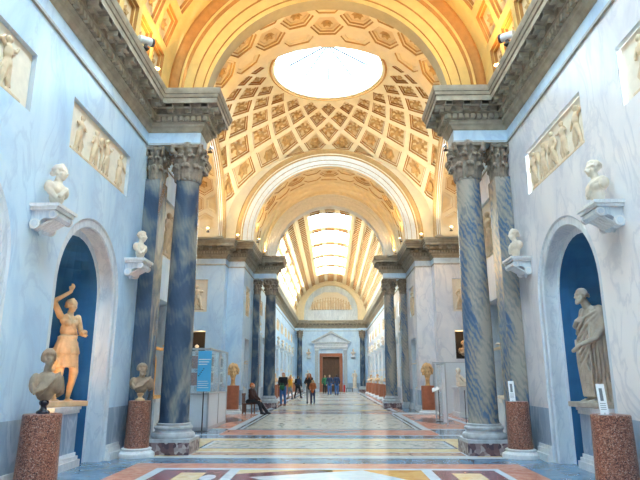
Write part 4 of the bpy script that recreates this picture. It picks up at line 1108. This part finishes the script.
for s, nm in ((-1, 'left'), (1, 'right')):
    rz = rad(90) * -s
    for y, wh in ((14.35, 'near'), (28.35, 'far')):
        plinth(s * 4.50, y, 'pale plinth in the narrow niche behind the %s %s column' % (wh, nm) if y < 20 else 'pale plinth in the narrow niche before the far %s column' % nm, 1.0, .30)
        place(ST3 if (s < 0 and y < 20) else ST1, 'marble_statue', s * 4.50, y, 1.03, rz, ('golden' if s < 0 and y < 20 else 'pale') + ' statue in the narrow niche ' + ('behind the near %s column' % nm if y < 20 else 'just before the far %s column' % nm), 'statue', None, 1.1)
    plinth(s * 4.42, 5.85, 'moulded plinth in the %s niche beyond the edge of the picture' % nm, 1.02)
    for k, yc in enumerate(far_c):
        plinth(s * 4.42, yc, 'plinth in the %s niche of the far %s wall, counted from the crossing' % (ORD[k], nm), 1.02)
        place((ST1, ST2)[k % 2], 'marble_statue', s * 4.42, yc, 1.05, rz, 'statue in the %s niche of the far %s wall, counted from the crossing' % (ORD[k], nm), 'statue', 'statues in the far niches')
    for k, y in enumerate([far_c[0] - HW - .0] + [c + HW for c in far_c[:-1]]):
        z = 3.9
        if k > 0:
            pedestal(s * 3.77, y, 1.06, .25, 'red-brown pedestal on the far %s side, %s beyond the column' % (nm, ORD[k - 1]), mat='red_stone', group='red-brown pedestals of the far gallery')
            place((BF, BN)[k % 2], 'portrait_bust', s * 3.77, y, 1.06, rz * .5, 'tan bust on the far %s side, on the %s pedestal beyond the column' % (nm, ORD[k - 1]), 'bust', 'busts on the far pedestals', .92)
        console(s, y, z, 'bracket on the far %s wall, %s from the crossing' % (nm, ORD[k]), (BN, BN2)[k % 2], 'pale bust on the far %s wall, on the %s bracket from the crossing' % (nm, ORD[k]))
# colossal curly head on each side of the crossing
def big_head():
    s = Sculpt(); head(s, (0, 0, .72), 3.6, hair='short')
    R = random.Random(3)
    for i in range(60):
        a = 2.4 * i; z = 1 - 1.5 * i / 60; rr = math.sqrt(max(0, 1 - z * z)); x, y = rr * cos(a), rr * sin(a)
        if y < -.45 and z < .5: continue
        s.ell((x * .38, .05 + y * .38, .80 + z * .36), .085 + .02 * sin(i * 1.7), n=8)
    s.cap((0, .03, .12), .15, (0, .0, .40), .16); s.cap((0, .03, .04), .20, (0, .03, .09), .16)
    return s.mesh('head', 'head_gold', .022, 1)
BH = big_head()
for s, nm, y in ((-1, 'left', 25.45), (1, 'right', 25.35)):
    x = s * 4.28
    pedestal(x, y, 1.18, .29, 'wide red-brown drum under the colossal curly head, %s side' % nm, foot=True, mat='red_stone', group='drums under the colossal heads', rt=.29)
    place(BH, 'colossal_head', x, y, 1.17, rad(8) * -s, 'colossal yellow-brown head with thick curls on a drum, %s side of the crossing' % nm, 'sculpture', None, .87).scale = (.60, .62, .80)

# ------------------------------------------------------------------ far doorway
o = struct(empty('door_1', (0, 64.99, 0), 0, None, None)); o['kind'] = 'structure'
for s in (-1, 1):
    b = MB(); b.box(*sorted((s * .01, s * .965)), .28, .34, 0.02, 3.84, 'wood')
    for z0, z1 in ((.25, 1.2), (1.35, 2.4), (2.55, 3.6)): b.box(*sorted((s * .18, s * .80)), .25, .28, z0, z1, 'wood')
    lf = b.build('door_leaf', o); b = MB(); b.lathe([(.03, 0), (.03, .05)], 'metal', n=10, M4=Matrix.Translation((s * .1, .27, 1.15)) @ Matrix.Rotation(PI / 2, 4, 'X')); b.build('door_handle', lf)
b = MB()
for s in (-1, 1): b.box(*sorted((s * .97, s * 1.30)), -.16, 0, 0, 3.86, 'red_stone')
b.box(-1.30, 1.30, -.16, 0, 3.86, 4.22, 'red_stone'); b.build('door_surround', o)
b = MB()
for s in (-1, 1): b.box(*sorted((s * 1.42, s * 1.82)), -.26, 0, .3, 4.55, 'base'); b.box(*sorted((s * 1.38, s * 1.86)), -.30, 0, 0, .3, 'frame'); b.box(*sorted((s * 1.36, s * 1.88)), -.32, 0, 4.55, 4.72, 'frame')
b.build('door_pilaster', o)
b = MB(); b.box(-1.9, 1.9, -.30, 0, 4.72, 4.95, 'base'); b.box(-1.9, 1.9, -.28, 0, 4.95, 5.3, 'white'); b.box(-2.1, 2.1, -.42, 0, 5.3, 5.48, 'base')
for i in range(34): b.box(-1.7 + .1 * i, -1.64 + .1 * i, -.295, -.28, 5.05, 5.2, 'base')
b.build('door_entablature', o)
b = MB(); b.prism([(-2.15, 5.48), (2.15, 5.48), (0, 6.60)], -.18, 0, 'frame')
for s in (-1, 1): b.prism([(s * 2.3, 5.48), (s * 2.0, 5.48), (0, 6.48), (0, 6.72)], -.45, 0, 'base')
b.build('pediment', o)
for s, nm in ((-1, 'left'), (1, 'right')):
    o = CON.build('wall_bracket', None); o.location = (s * 2.52, 65, 3.95); tag(o, 'wall bracket on the end wall, %s of the far doorway' % nm, 'bracket', 'scrolled brackets on the walls')
    place(BN2, 'portrait_bust', s * 2.52, 64.78, 3.95, 0, 'pale bust on the end wall, %s of the far doorway' % nm, 'bust', None, 1.2)
    plinth(s * 2.62, 64.4, 'low white plinth against the end wall, %s of the far doorway' % nm, .42, .30)
    place(ST2, 'marble_statue', s * 2.62, 64.4, .45, 0, 'tan statue on a low plinth, %s of the far doorway' % nm, 'statue', None, 1.1)
s_ = Sculpt()
R = random.Random(9)
for i in range(15):
    x = -2.1 + .3 * i; h = 1.25 * (1 - (abs(x) / 3.2) ** 2)
    s_.chain([((x, -.05, 9.25), .11), ((x + R.uniform(-.1, .1), -.06, 9.25 + h * .5), .13), ((x, -.06, 9.25 + h * .85), .09)]); s_.ell((x, -.08, 9.28 + h), .10, n=10)
    s_.chain([((x - .1, -.06, 9.25 + h * .7), .05), ((x + .25, -.08, 9.25 + h * R.uniform(.5, 1)), .045)])
for ob in bpy.data.objects:
    if ob.name == 'lunette_relief': link('relief_figures', s_.mesh('relief_figures', 'relief_f', .035, 1), ob, (0, 0, 0)).location = (0, -.06, 0)

# small red and white things on the doorway floor
o = empty('floor_sign', (1.45, 63.8, 0), 0, 'small red standing sign on the floor right of the far doorway', 'sign'); b = MB(); b.box(-.12, .12, -.10, .10, 0, .05, 'c_red'); b.box(-.10, .10, -.02, .02, .05, .75, 'c_red'); b.build('board', o)
o = empty('low_bench', (2.0, 63.2, 0), 0, 'low grey stool by the end wall right of the doorway', 'stool'); b = MB(); b.box(-.4, .4, -.2, .2, .38, .46, 'c_grey'); b.build('seat', o)
for x in (-.34, .34):
    b = MB(); b.box(x - .04, x + .04, -.16, .16, 0, .38, 'dmetal'); b.build('leg', o)
# ------------------------------------------------------------------ people
def fig_mesh(fn, name, mat, vox): 
    s = Sculpt(); fn(s); return s.mesh(name, mat, vox, 2)
def visitor(x, y, rz, k, label, top, legs, shoes, hair, hairstyle='long', hands=((-.25, -.12, .90), (.25, -.12, .90)), feet=((-.10, 0), (.10, .05)), sit=False, bag=None, skirt=False, fem=False, z=0, headpitch=0.0):
    """1.70 m person facing -y at k = 1; body one surface, clothes and hair on top of it"""
    o = empty('person', (x, y, z), rz, label, 'person'); o.scale = (k, k, k)
    if not sit:
        hp, sh, hd = .90, 1.38, 1.57; hips = [(-.085, 0, hp), (.085, 0, hp)]
        knees = [(f[0], f[1] * .5 - .03, .48) for f in feet]; ank = [(f[0], f[1], .09) for f in feet]; tops = (0, 0)
    else:
        hp, sh, hd = .52, 1.00, 1.20; hips = [(-.09, .05, hp), (.09, .05, hp)]
        knees = [(-.11, -.40, .50), (.11, -.38, .49)]; ank = [(-.10, -.52, .09), (.11, -.66, .09)]; tops = (-.06, 0)
    w = .15 if fem else .178; ty = tops[0]
    shs = [(-w, ty, sh), (w, ty, sh)]
    elb = []
    for i, h in enumerate(hands):
        q = -1 if i == 0 else 1; S0 = Vector(shs[i]); Hh = Vector(h); mid = (S0 + Hh) / 2; d = (Hh - S0); gap = max(0.0, .53 ** 2 - d.length ** 2) ** .5 / 2
        elb.append(tuple(mid + Vector((q * .5, .55, -.35)).normalized() * gap))
    def body(s, inf=0.0, torso=True, arms=True, leg=True, hd_=True):
        if leg:
            for i in (0, 1): s.chain([(hips[i], .092 + inf), (knees[i], .058 + inf), (ank[i], .040 + inf)])
        if torso:
            mz = (hp + sh) / 2; s.ell((0, ty * .5 + .02, hp + .02), (.155 + inf, .115 + inf, .12)); s.ell((0, ty * .8, mz), (.135 + inf, .10 + inf, .20)); s.ell((0, ty, sh - .08), (w - .01 + inf, .11 + inf, .14)); s.cap(shs[0], .06 + inf, shs[1], .06 + inf)
        if arms:
            for i in (0, 1): s.chain([(shs[i], .055 + inf), (elb[i], .043 + inf), (hands[i], .028 + inf)])
        if hd_:
            s.cap((0, ty, sh + .02), .055, (0, ty - .01, sh + .10), .048); head(s, (0, ty - .02, hd), .92, tilt=headpitch, hair='none')
            for i in (0, 1):
                d = Vector(hands[i]) - Vector(elb[i]); hand(s, Vector(hands[i]), d, (0, -.2, 1), .95, .6, 1 if i else -1)
    me = fig_mesh(lambda s: body(s), 'body', 'skin', .016); link('body', me, o)
    def tp(s):
        body(s, .020, leg=False, hd_=False); s.cap((0, ty, sh + .02), .066, (0, ty, sh + .045), .062)
        if not sit: s.cap((0, 0, hp - .02), .15, (0, 0, hp + .15), .135)
    link('jacket', fig_mesh(tp, 'jacket', top, .02), o)
    def tr(s):
        body(s, .018, torso=False, arms=False, hd_=False); s.ell((0, .02, hp + .0), (.165, .125, .12))
        if skirt: s.loft([(.55, 0, 0, .20, .16, .03, 9, 0), (.75, 0, 0, .18, .15, .02, 9, 0), (hp, 0, 0, .16, .13, .01, 9, 0)])
    link('trousers', fig_mesh(tr, 'trousers', legs, .02), o)
    for i in (0, 1):
        a = ank[i]; s = Sculpt(); s.chain([((a[0], a[1] + .02, .05), .048), ((a[0], a[1] - .09, .042), .044), ((a[0], a[1] - .16, .034), .032)]); s.cap((a[0], a[1], .06), .05, (a[0], a[1], .13 if shoes != 'c_boots' else .30), .056 if shoes != 'c_boots' else .070)
        link('shoe', s.mesh('shoe', shoes, .014, 1), o)
    s = Sculpt(); c = Vector((0, ty - .02, hd)); L0 = s.M; s.M = Matrix.Translation(c) @ Matrix.Rotation(headpitch, 4, 'X')
    s.ell((0, .022, .035), (.083, .092, .082)); s.ell((0, .055, -.02), (.078, .055, .08))
    if hairstyle == 'long':
        for q in (-1, 1): s.chain([((q * .07, .0, .05), .04), ((q * .095, -.01, -.08), .045), ((q * .10, -.03, -.22), .05)])
        s.chain([((0, .08, -.05), .07), ((0, .10, -.24), .06)])
    if hairstyle == 'bun': s.ell((0, .12, .04), .05)
    link('hair', s.mesh('hair', hair, .014, 1), o)
    return o
def held(kind, x, y, z, rz, mat, label, dims):
    o = empty(kind, (x, y, z), rz, label, 'bag'); s = Sculpt(); a, b, c = dims
    s.ell((0, 0, 0), (a, b, c)); s.box(-a * .8, a * .8, -b * .8, b * .8, -c * .85, c * .7); link('bag_body', s.mesh('bag_body', mat, .015, 2), o)
    s = Sculpt(); s.chain([((-a * .7, 0, c * .6), .012), ((-a * .5, 0, c * 1.5), .012), ((a * .5, 0, c * 1.5), .012), ((a * .7, 0, c * .6), .012)]); link('strap', s.mesh('strap', mat, .01, 1), o)
    return o
visitor(-3.42, 24.95, rad(80), 1.08, 'seated guard in a dark brown coat, on a chair left of the mosaic panel', 'c_brown', 'c_black', 'c_black', 'hair_red', 'short', hands=((-.10, -.34, .60), (.10, -.36, .60)), sit=True, headpitch=.15).scale = (1.16, 1.08, .99)
visitor(-2.66, 32.6, rad(-12), 1.07, 'visitor in a black sweater and blue jeans with brown boots, holding a green bag', 'c_black', 'c_jeans', 'c_boots', 'hair_red', 'short', hands=((-.10, -.30, 1.02), (.14, -.28, .98)))
held('shoulder_bag', -2.68, 32.18, 1.0, 0, 'c_green', 'dark green bag held in front of the visitor in the black sweater', (.15, .07, .14))
visitor(-3.05, 43.5, rad(-40), .98, 'visitor in a mustard top and grey skirt walking by the left pedestals', 'c_yellow', 'c_grey', 'c_black', 'hair_red', 'long', hands=((-.2, -.30, 1.05), (.24, -.05, .85)), skirt=True, fem=True, feet=((-.08, -.12), (.1, .18)))
visitor(-2.50, 44.0, rad(150), 1.0, 'visitor in black walking away with a dark backpack, left of the centre', 'c_black', 'c_black', 'c_black', 'hair_dk', 'short', feet=((-.15, -.22), (.12, .25)))
s = Sculpt(); s.ell((0, 0, 0), (.15, .10, .22)); tag(link('backpack', s.mesh('backpack', 'c_navy', .015, 2), None, (-2.42, 43.80, 1.22), rad(150)), 'dark backpack worn by the visitor in black', 'bag')
visitor(-1.30, 35.6, rad(-8), 1.06, 'long-haired visitor in black standing behind the child near the centre', 'c_black', 'c_grey', 'c_black', 'hair_red', 'long', hands=((-.14, -.26, 1.10), (.12, -.28, .98)), fem=True)
visitor(-1.06, 35.12, rad(-15), .83, 'child in a rust orange jacket and navy trousers in front of the long-haired visitor', 'c_orange', 'c_navy', 'c_black', 'hair_lt', 'long', hands=((-.14, -.22, 1.02), (.14, -.24, 1.0)), fem=True, headpitch=.3)
visitor(-.12, 52.8, rad(-10), 1.06, 'left one of the two visitors in blue jeans before the far doorway', 'c_navy', 'c_jeans', 'c_black', 'hair_lt', 'short')
visitor(.52, 52.9, rad(-170), 1.08, 'right one of the two visitors in blue jeans before the far doorway', 'c_navy', 'c_jeans', 'c_black', 'hair_dk', 'short')
visitor(-.62, 58.0, rad(10), 1.05, 'visitor in dark green clothes half hidden in the far doorway', 'c_green', 'c_black', 'c_black', 'hair_lt', 'short')
# guard's chair
o = empty('wooden_chair', (-3.48, 24.97, 0), rad(80), 'dark wooden slatted chair under the seated guard', 'chair')
b = MB(); b.box(-.22, .22, -.22, .24, .40, .44, 'chairw'); b.build('seat', o)
b = MB(); b.box(-.22, .22, .22, .25, .78, .86, 'chairw'); 
for i in range(5): b.box(-.19 + .09 * i, -.17 + .09 * i, .225, .245, .44, .80, 'chairw')
b.build('backrest', o)
for a in (-1, 1):
    for c in (-1, 1):
        b = MB(); b.box(a * .20 - .022, a * .20 + .022, c * .20 - .022, c * .20 + .022, 0, .40, 'chairw'); b.build('leg', o)
b = MB()
for i in range(4): b.box(-.14 + .08 * i, -.11 + .08 * i, .19, .21, .08, .40, 'chairw')
b.box(-.2, .2, .185, .215, .06, .10, 'chairw'); b.build('slats', o)

# ------------------------------------------------------------------ left display booth and sign
o = empty('display_booth', (-4.4, 18.6, 0), 0, 'tall glazed display booth with white lower panels, left behind the near column', 'display case')
X0, X1, Y0, Y1 = -1.55, .86, -1.5, 1.45
b = MB(); b.box(X0, X1, Y0, Y1, 0, .10, 'metal'); b.box(X0 + .02, X1 - .02, Y0 + .02, Y1 - .02, .10, 1.02, 'panelw'); b.build('lower_panels', o)
b = MB()
for x in (X0, X1 - .05):
    for y in (Y0, Y1 - .05): b.box(x, x + .05, y, y + .05, .1, 2.38, 'metal')
for y in (Y0, Y1 - .05):
    b.box(X0, X1, y, y + .05, 2.33, 2.38, 'metal'); b.box(X0, X1, y, y + .05, 1.02, 1.07, 'metal'); b.box(-.36, -.32, y, y + .04, .1, 2.36, 'metal')
for x in (X0, X1 - .05):
    b.box(x, x + .05, Y0, Y1, 2.33, 2.38, 'metal'); b.box(x, x + .05, Y0, Y1, 1.02, 1.07, 'metal'); b.box(x, x + .05, 0, .04, .1, 2.36, 'metal')
b.build('frame', o)
g = MB(); g.box(X0 + .02, X1 - .02, Y0 + .02, Y0 + .03, 1.07, 2.33, 'glass'); g.box(X1 - .03, X1 - .02, Y0, Y1, 1.07, 2.33, 'glass'); g.box(X0 + .02, X1 - .02, Y1 - .03, Y1 - .02, 1.07, 2.33, 'glass'); g.build('glass', o)
b = MB(); b.box(X0 + .1, X1 - .6, Y0 + .5, Y0 + .55, 1.05, 2.3, 'panelw'); b.build('back_board', o)
for i, (xa, za) in enumerate(((-1.0, 1.25), (-1.0, 1.75), (-.45, 1.25), (-.45, 1.75), (.02, 1.25), (.02, 1.75))):
    q = empty('picture_panel', (-4.4 + xa + .2, 18.6 + Y0 + .49, za + .22), 0, 'red-brown picture inside the left display booth, %s' % ('left end, lower', 'left end, upper', 'middle, lower', 'middle, upper', 'right end, lower', 'right end, upper')[i], 'picture')
    b = MB(); b.box(-.17, .17, -.015, 0, -.22, .22, 'panelw'); b.build('mount', q); b = MB(); b.box(-.15, .15, -.02, -.015, -.19, .19, 'c_orange'); b.build('picture', q)
for i, za in enumerate((1.25, 1.75)):
    for j, ya in enumerate((-.75, .75)):
        q = empty('photo_panel', (-4.4 + X1 - .10, 18.6 + ya, za + .25), 0, 'grey photo panel behind the %s glass of the booth side, %s' % (('near', 'far')[j], ('lower', 'upper')[i]), 'picture')
        b = MB(); b.box(-.01, .01, -.25, .25, -.2, .2, 'paper'); b.build('mount', q); b = MB(); b.box(.01, .014, -.18, .18, -.14, .14, 'c_grey'); b.build('picture', q)
o = empty('sign_stand', (-3.66, 16.9, 0), 0, 'blue information sign on a thin black stand in front of the display booth', 'sign')
b = MB(); b.lathe([(.17, 0), (.17, .015), (.03, .03)], 'dmetal', n=24); b.build('base', o)
b = MB(); b.box(-.015, .015, -.015, .015, .02, 1.2, 'dmetal'); b.build('pole', o)
b = MB(); b.box(-.20, .20, -.03, -.005, 1.12, 2.28, 'signblue'); b.build('board', o)
b = MB()
for i in range(3): b.box(-.18, .18 - .05 * i, -.034, -.03, 2.02 - .07 * i, 2.045 - .07 * i, 'paper')
for i in range(5): b.box(-.18 + .035 * i, -.14 + .035 * i, -.034, -.03, 1.55 + .05 * i, 1.58 + .05 * i, 'c_navy')
for i in range(4): b.box(-.18, .14 - .03 * (i % 2), -.034, -.03, 1.22 + .06 * i, 1.235 + .06 * i, 'paper')
b.build('print', o)
# ------------------------------------------------------------------ right side: partitions, barrier, relief block with reclining figure
o = empty('glass_partition', (4.02, 20.4, 0), 0, 'pale standing partition of glass and white panels, right of the crossing', 'partition')
b = MB()
for x, y in ((-.10, -.9), (-.10, -.3), (-.20, 0.6)): b.box(x - .02, x + .02, y - .02, y + .02, 0, 2.0, 'metal')
b.box(-.12, -.08, -.9, .6, 1.95, 2.0, 'metal'); b.build('frame', o)
b = MB(); b.box(-.12, -.08, -.88, -.32, .05, 1.93, 'panelw'); b.build('white_panel', o)
b = MB(); b.box(-.105, -.095, -.3, .58, .1, 1.95, 'glass'); b.build('glass', o)
o = empty('partition_wall', (6.3, 25.55, 0), 0, 'long pale screen in front of the right pier, below the dark opening', 'partition')
b = MB(); b.box(-1.7, 2.2, -.03, .03, 0, 2.15, 'panelw'); b.build('panel', o); b = MB(); b.box(-1.72, 2.22, -.04, .04, 2.15, 2.19, 'metal'); b.box(-1.74, -1.70, -.04, .04, 0, 2.19, 'metal'); b.build('frame', o)
o = empty('reading_board', (3.92, 20.9, 0), rad(-20), 'small white tilted reading board attached before the right partition', 'sign')
b = MB(); b.box(-.012, .012, -.012, .012, 0, 1.1, 'dmetal'); b.lathe([(.12, 0), (.12, .02)], 'dmetal', n=20); b.build('pole', o); b = MB(); b.box(-.24, .16, -.15, .15, -.012, .012, 'paper', Matrix.Translation((0, 0, 1.15)) @ Matrix.Rotation(rad(-20), 4, 'Y') @ Matrix.Rotation(rad(25), 4, 'X')); b.build('board', o)
o = empty('barrier_post', (4.28, 18.4, 0), 0, 'thin metal barrier post on the right, before the white marble block', 'post')
b = MB(); b.lathe([(.10, 0), (.10, .012), (.012, .02), (.012, 1.1), (.018, 1.12)], 'dmetal', n=16); b.build('pole', o)
o = empty('marble_block', (5.85, 23.6, 0), 0, 'white carved marble block under the reclining figure, right of the crossing', 'plinth')
b = MB(); b.box(-.72, 1.2, -.55, .55, .18, 1.05, 'white'); b.build('block', o)
b = MB(); b.box(-.80, 1.3, -.62, .62, 0, .18, 'white'); b.build('base_moulding', o); b = MB(); b.box(-.78, 1.25, -.60, .60, 1.05, 1.16, 'white'); b.build('top_moulding', o)
s = Sculpt(); s.chain([((-.45, 0, .12), .16), ((0, 0, .16), .2), ((.4, 0, .15), .17), ((.9, -.05, .1), .10)]); s.chain([((-.45, 0, .2), .15), ((-.5, 0, .42), .11)]); head(s, (-.5, -.02, .60), 1.1, yaw=-.4, hair='wavy')
s.chain([((-.42, -.14, .38), .06), ((-.3, -.25, .2), .05), ((-.1, -.25, .15), .04)]); s.chain([((.4, -.05, .2), .1), ((.62, -.1, .42), .07), ((.85, -.1, .12), .05)]); s.ell((0, .02, .03), (.62, .35, .06))
tag(link('reclining_statue', s.mesh('reclining_statue', 'statue_w', .02, 2), None, (5.75, 23.6, 1.16)), 'pale reclining figure on the white marble block', 'statue')
# gilded busts inside the dark pier openings
for q, nm in ((-1, 'left'), (1, 'right')):
    place(BD2 if q > 0 else BN, 'portrait_bust', q * 6.2, 26.45, 2.36, 0, 'warm lit bust inside the dark opening of the %s pier' % nm, 'bust', None, 1.0)
    pt = bpy.data.lights.new('niche_lamp', 'POINT'); pt.energy = 14; pt.color = (1, .55, .2); pt.shadow_soft_size = .05
    lo = bpy.data.objects.new('niche_lamp', pt); COL.objects.link(lo); lo.location = (q * 6.0, 26.25, 3.5)

# ------------------------------------------------------------------ lamps on the cornice
def spot(name, x, y, z, target, e, col, ang=110, blend=.8, soft=.12):
    L = bpy.data.lights.new(name, 'SPOT'); L.energy = e; L.color = col; L.spot_size = rad(ang); L.spot_blend = blend; L.shadow_soft_size = soft
    o = bpy.data.objects.new(name, L); COL.objects.link(o); o.location = (x, y, z)
    d = Vector(target) - Vector((x, y, z)); o.rotation_euler = d.to_track_quat('-Z', 'Y').to_euler(); return o
WARM = (1.0, .56, .13)
def uplight(x, y, tx, ty, label, e, z=7.93, glow=True, ang=120, tz=12, col=WARM, far=None):
    o = empty('cornice_uplight', (x, y, z), 0, label, 'lamp', 'uplights standing on the cornice')
    d = Vector((tx - x, ty - y, 0)); d.normalize() if d.length else None
    b = MB(); b.box(-.06, .06, -.05, .05, 0, .03, 'dmetal'); b.tube((0, 0, .02), (0, 0, .10), .012, .012, 'dmetal', 8); b.build('bracket', o)
    b = MB(); b.tube((-d.x * .05, -d.y * .05, .09), (d.x * .05, d.y * .05, .17), .035, .06, 'metal', 16); b.build('housing', o)
    if glow:
        b = MB(); b.lathe([(.03, .0), (.065, .015), (.03, .03)], 'lamp_glow', n=12, M4=Matrix.Translation((d.x * .055, d.y * .055, .175))); b.build('bulb', o)
    spot('uplight_beam', x + d.x * .09, y + d.y * .09, z + .22, (tx, ty, tz), e, col, ang, .9)
E1, E2 = 420, 170
for q, nm in ((-1, 'left'), (1, 'right')):
    for y, wh in ((-1.5, 'rearmost'), (1.6, 'second rearmost'), (4.7, 'third'), (7.6, 'fourth'), (11.0, 'nearest the column')):
        uplight(q * 3.78, y, q * 2.2, y, 'uplight on the near %s cornice, %s' % (nm, wh), E1)
    uplight(q * 3.1, 12.25, q * 1.6, 12.0, 'uplight on the %s ressaut over the near column' % nm, E2 * .3, tz=11)
    uplight(q * 3.45, 13.4, q * 2, 14.4, 'uplight behind the near %s column arch' % nm, E2, glow=False)
    uplight(q * 3.45, 15.3, q * 1.4, 14.2, 'uplight at the near %s corner of the crossing' % nm, E2, glow=False)
    uplight(q * 4.36, 25.75, q * 3.5, 22, 'bright uplight at the far %s corner of the crossing, under the dome' % nm, E2 * 3.6, tz=14, col=(1, .74, .36))
    uplight(q * 3.50, 26.55, q * 2.2, 27.2, 'bright uplight at the foot of the far %s arch of the crossing' % nm, E2 * 1.1)
    uplight(q * 3.50, 29.2, q * 2.2, 28.2, 'uplight over the far %s column' % nm, E2 * 1.2)
    uplight(q * 5.5, 24.5, q * 5.8, 19, 'small uplight on the %s arm cornice near the far pier' % nm, E2 * 3, tz=10.5, ang=100)
    uplight(q * 5.5, 17.5, q * 5.7, 24, 'small uplight on the %s arm cornice near the viewer' % nm, E2 * 4, glow=False, tz=10, ang=90)
    uplight(q * 7.9, 21, q * 6.0, 21, 'uplight at the end of the %s arm' % nm, E2 * 2, glow=False)
    for k in range(8):
        uplight(q * 3.8, 33 + 4.1 * k, q * 2.2, 33 + 4.1 * k, 'uplight on the far %s cornice, %s from the crossing' % (nm, ORD[k]), 30, glow=False)
    # pale cylinder of the projector on the near cornice
    o = empty('ceiling_projector', (q * 3.62, 9.95, 7.93), rad(40) * q, 'pale blue-grey projector clamped to the near %s cornice edge' % nm, 'projector', 'projectors clamped to the near cornices')
    b = MB(); b.tube((0, -.16, .16), (0, .10, .20), .075, .085, 'white', 20); b.build('housing', o); b = MB(); b.tube((0, .10, .20), (0, .15, .207), .095, .095, 'dmetal', 20); b.build('lens', o)
    b = MB(); b.box(-.02, .02, -.03, .03, 0, .12, 'dmetal'); b.box(-.06, .06, -.06, .06, 0, .02, 'dmetal'); b.build('bracket', o)
# small warm spotlights in the near niches (the statues are lit from the side)
for q in (-1, 1):
    for y in (9.7, 5.85):
        spot('niche_spot', q * (W + .22), y - 1.0, .9, (q * 4.7, y + .2, 2.2), 120 if q < 0 else 10, (1.0, .50, .16), 90)
    spot('niche_spot', q * 4.4, 13.75, 2.9, (q * 4.5, 14.35, 1.6), 20 if q < 0 else 8, (1.0, .5, .16), 100)
# unseen shell added over the crossing to keep stray sun and sky out
mb = MB()
for x in (-9.7, 9.7): mb.box(min(x, x + .1), max(x, x + .1), 12, 30.5, 0, 16, 'cornice')
mb.box(-9.7, 9.8, 13.2, 30.5, 15.9, 16, 'cornice')
struct(mb.build('ceiling_roof'))
# sun falling through the skylights onto the left haunch of the far vault
sun = bpy.data.lights.new('sun', 'SUN'); sun.energy = 90; sun.angle = rad(.6); sun.color = (1, .97, .9)
so = bpy.data.objects.new('sun', sun); COL.objects.link(so)
so.rotation_euler = Vector((-1, .12, -.70)).to_track_quat('-Z', 'Y').to_euler()

wd = bpy.data.worlds.new('world'); SC.world = wd; wd.use_nodes = True
bg = wd.node_tree.nodes['Background']; bg.inputs[0].default_value = (.55, .75, 1, 1); bg.inputs[1].default_value = .4
SC.view_settings.view_transform = 'Standard'; SC.view_settings.look = 'None'; SC.view_settings.exposure = 0.0; SC.view_settings.gamma = 1
SC.view_settings.use_curve_mapping = False
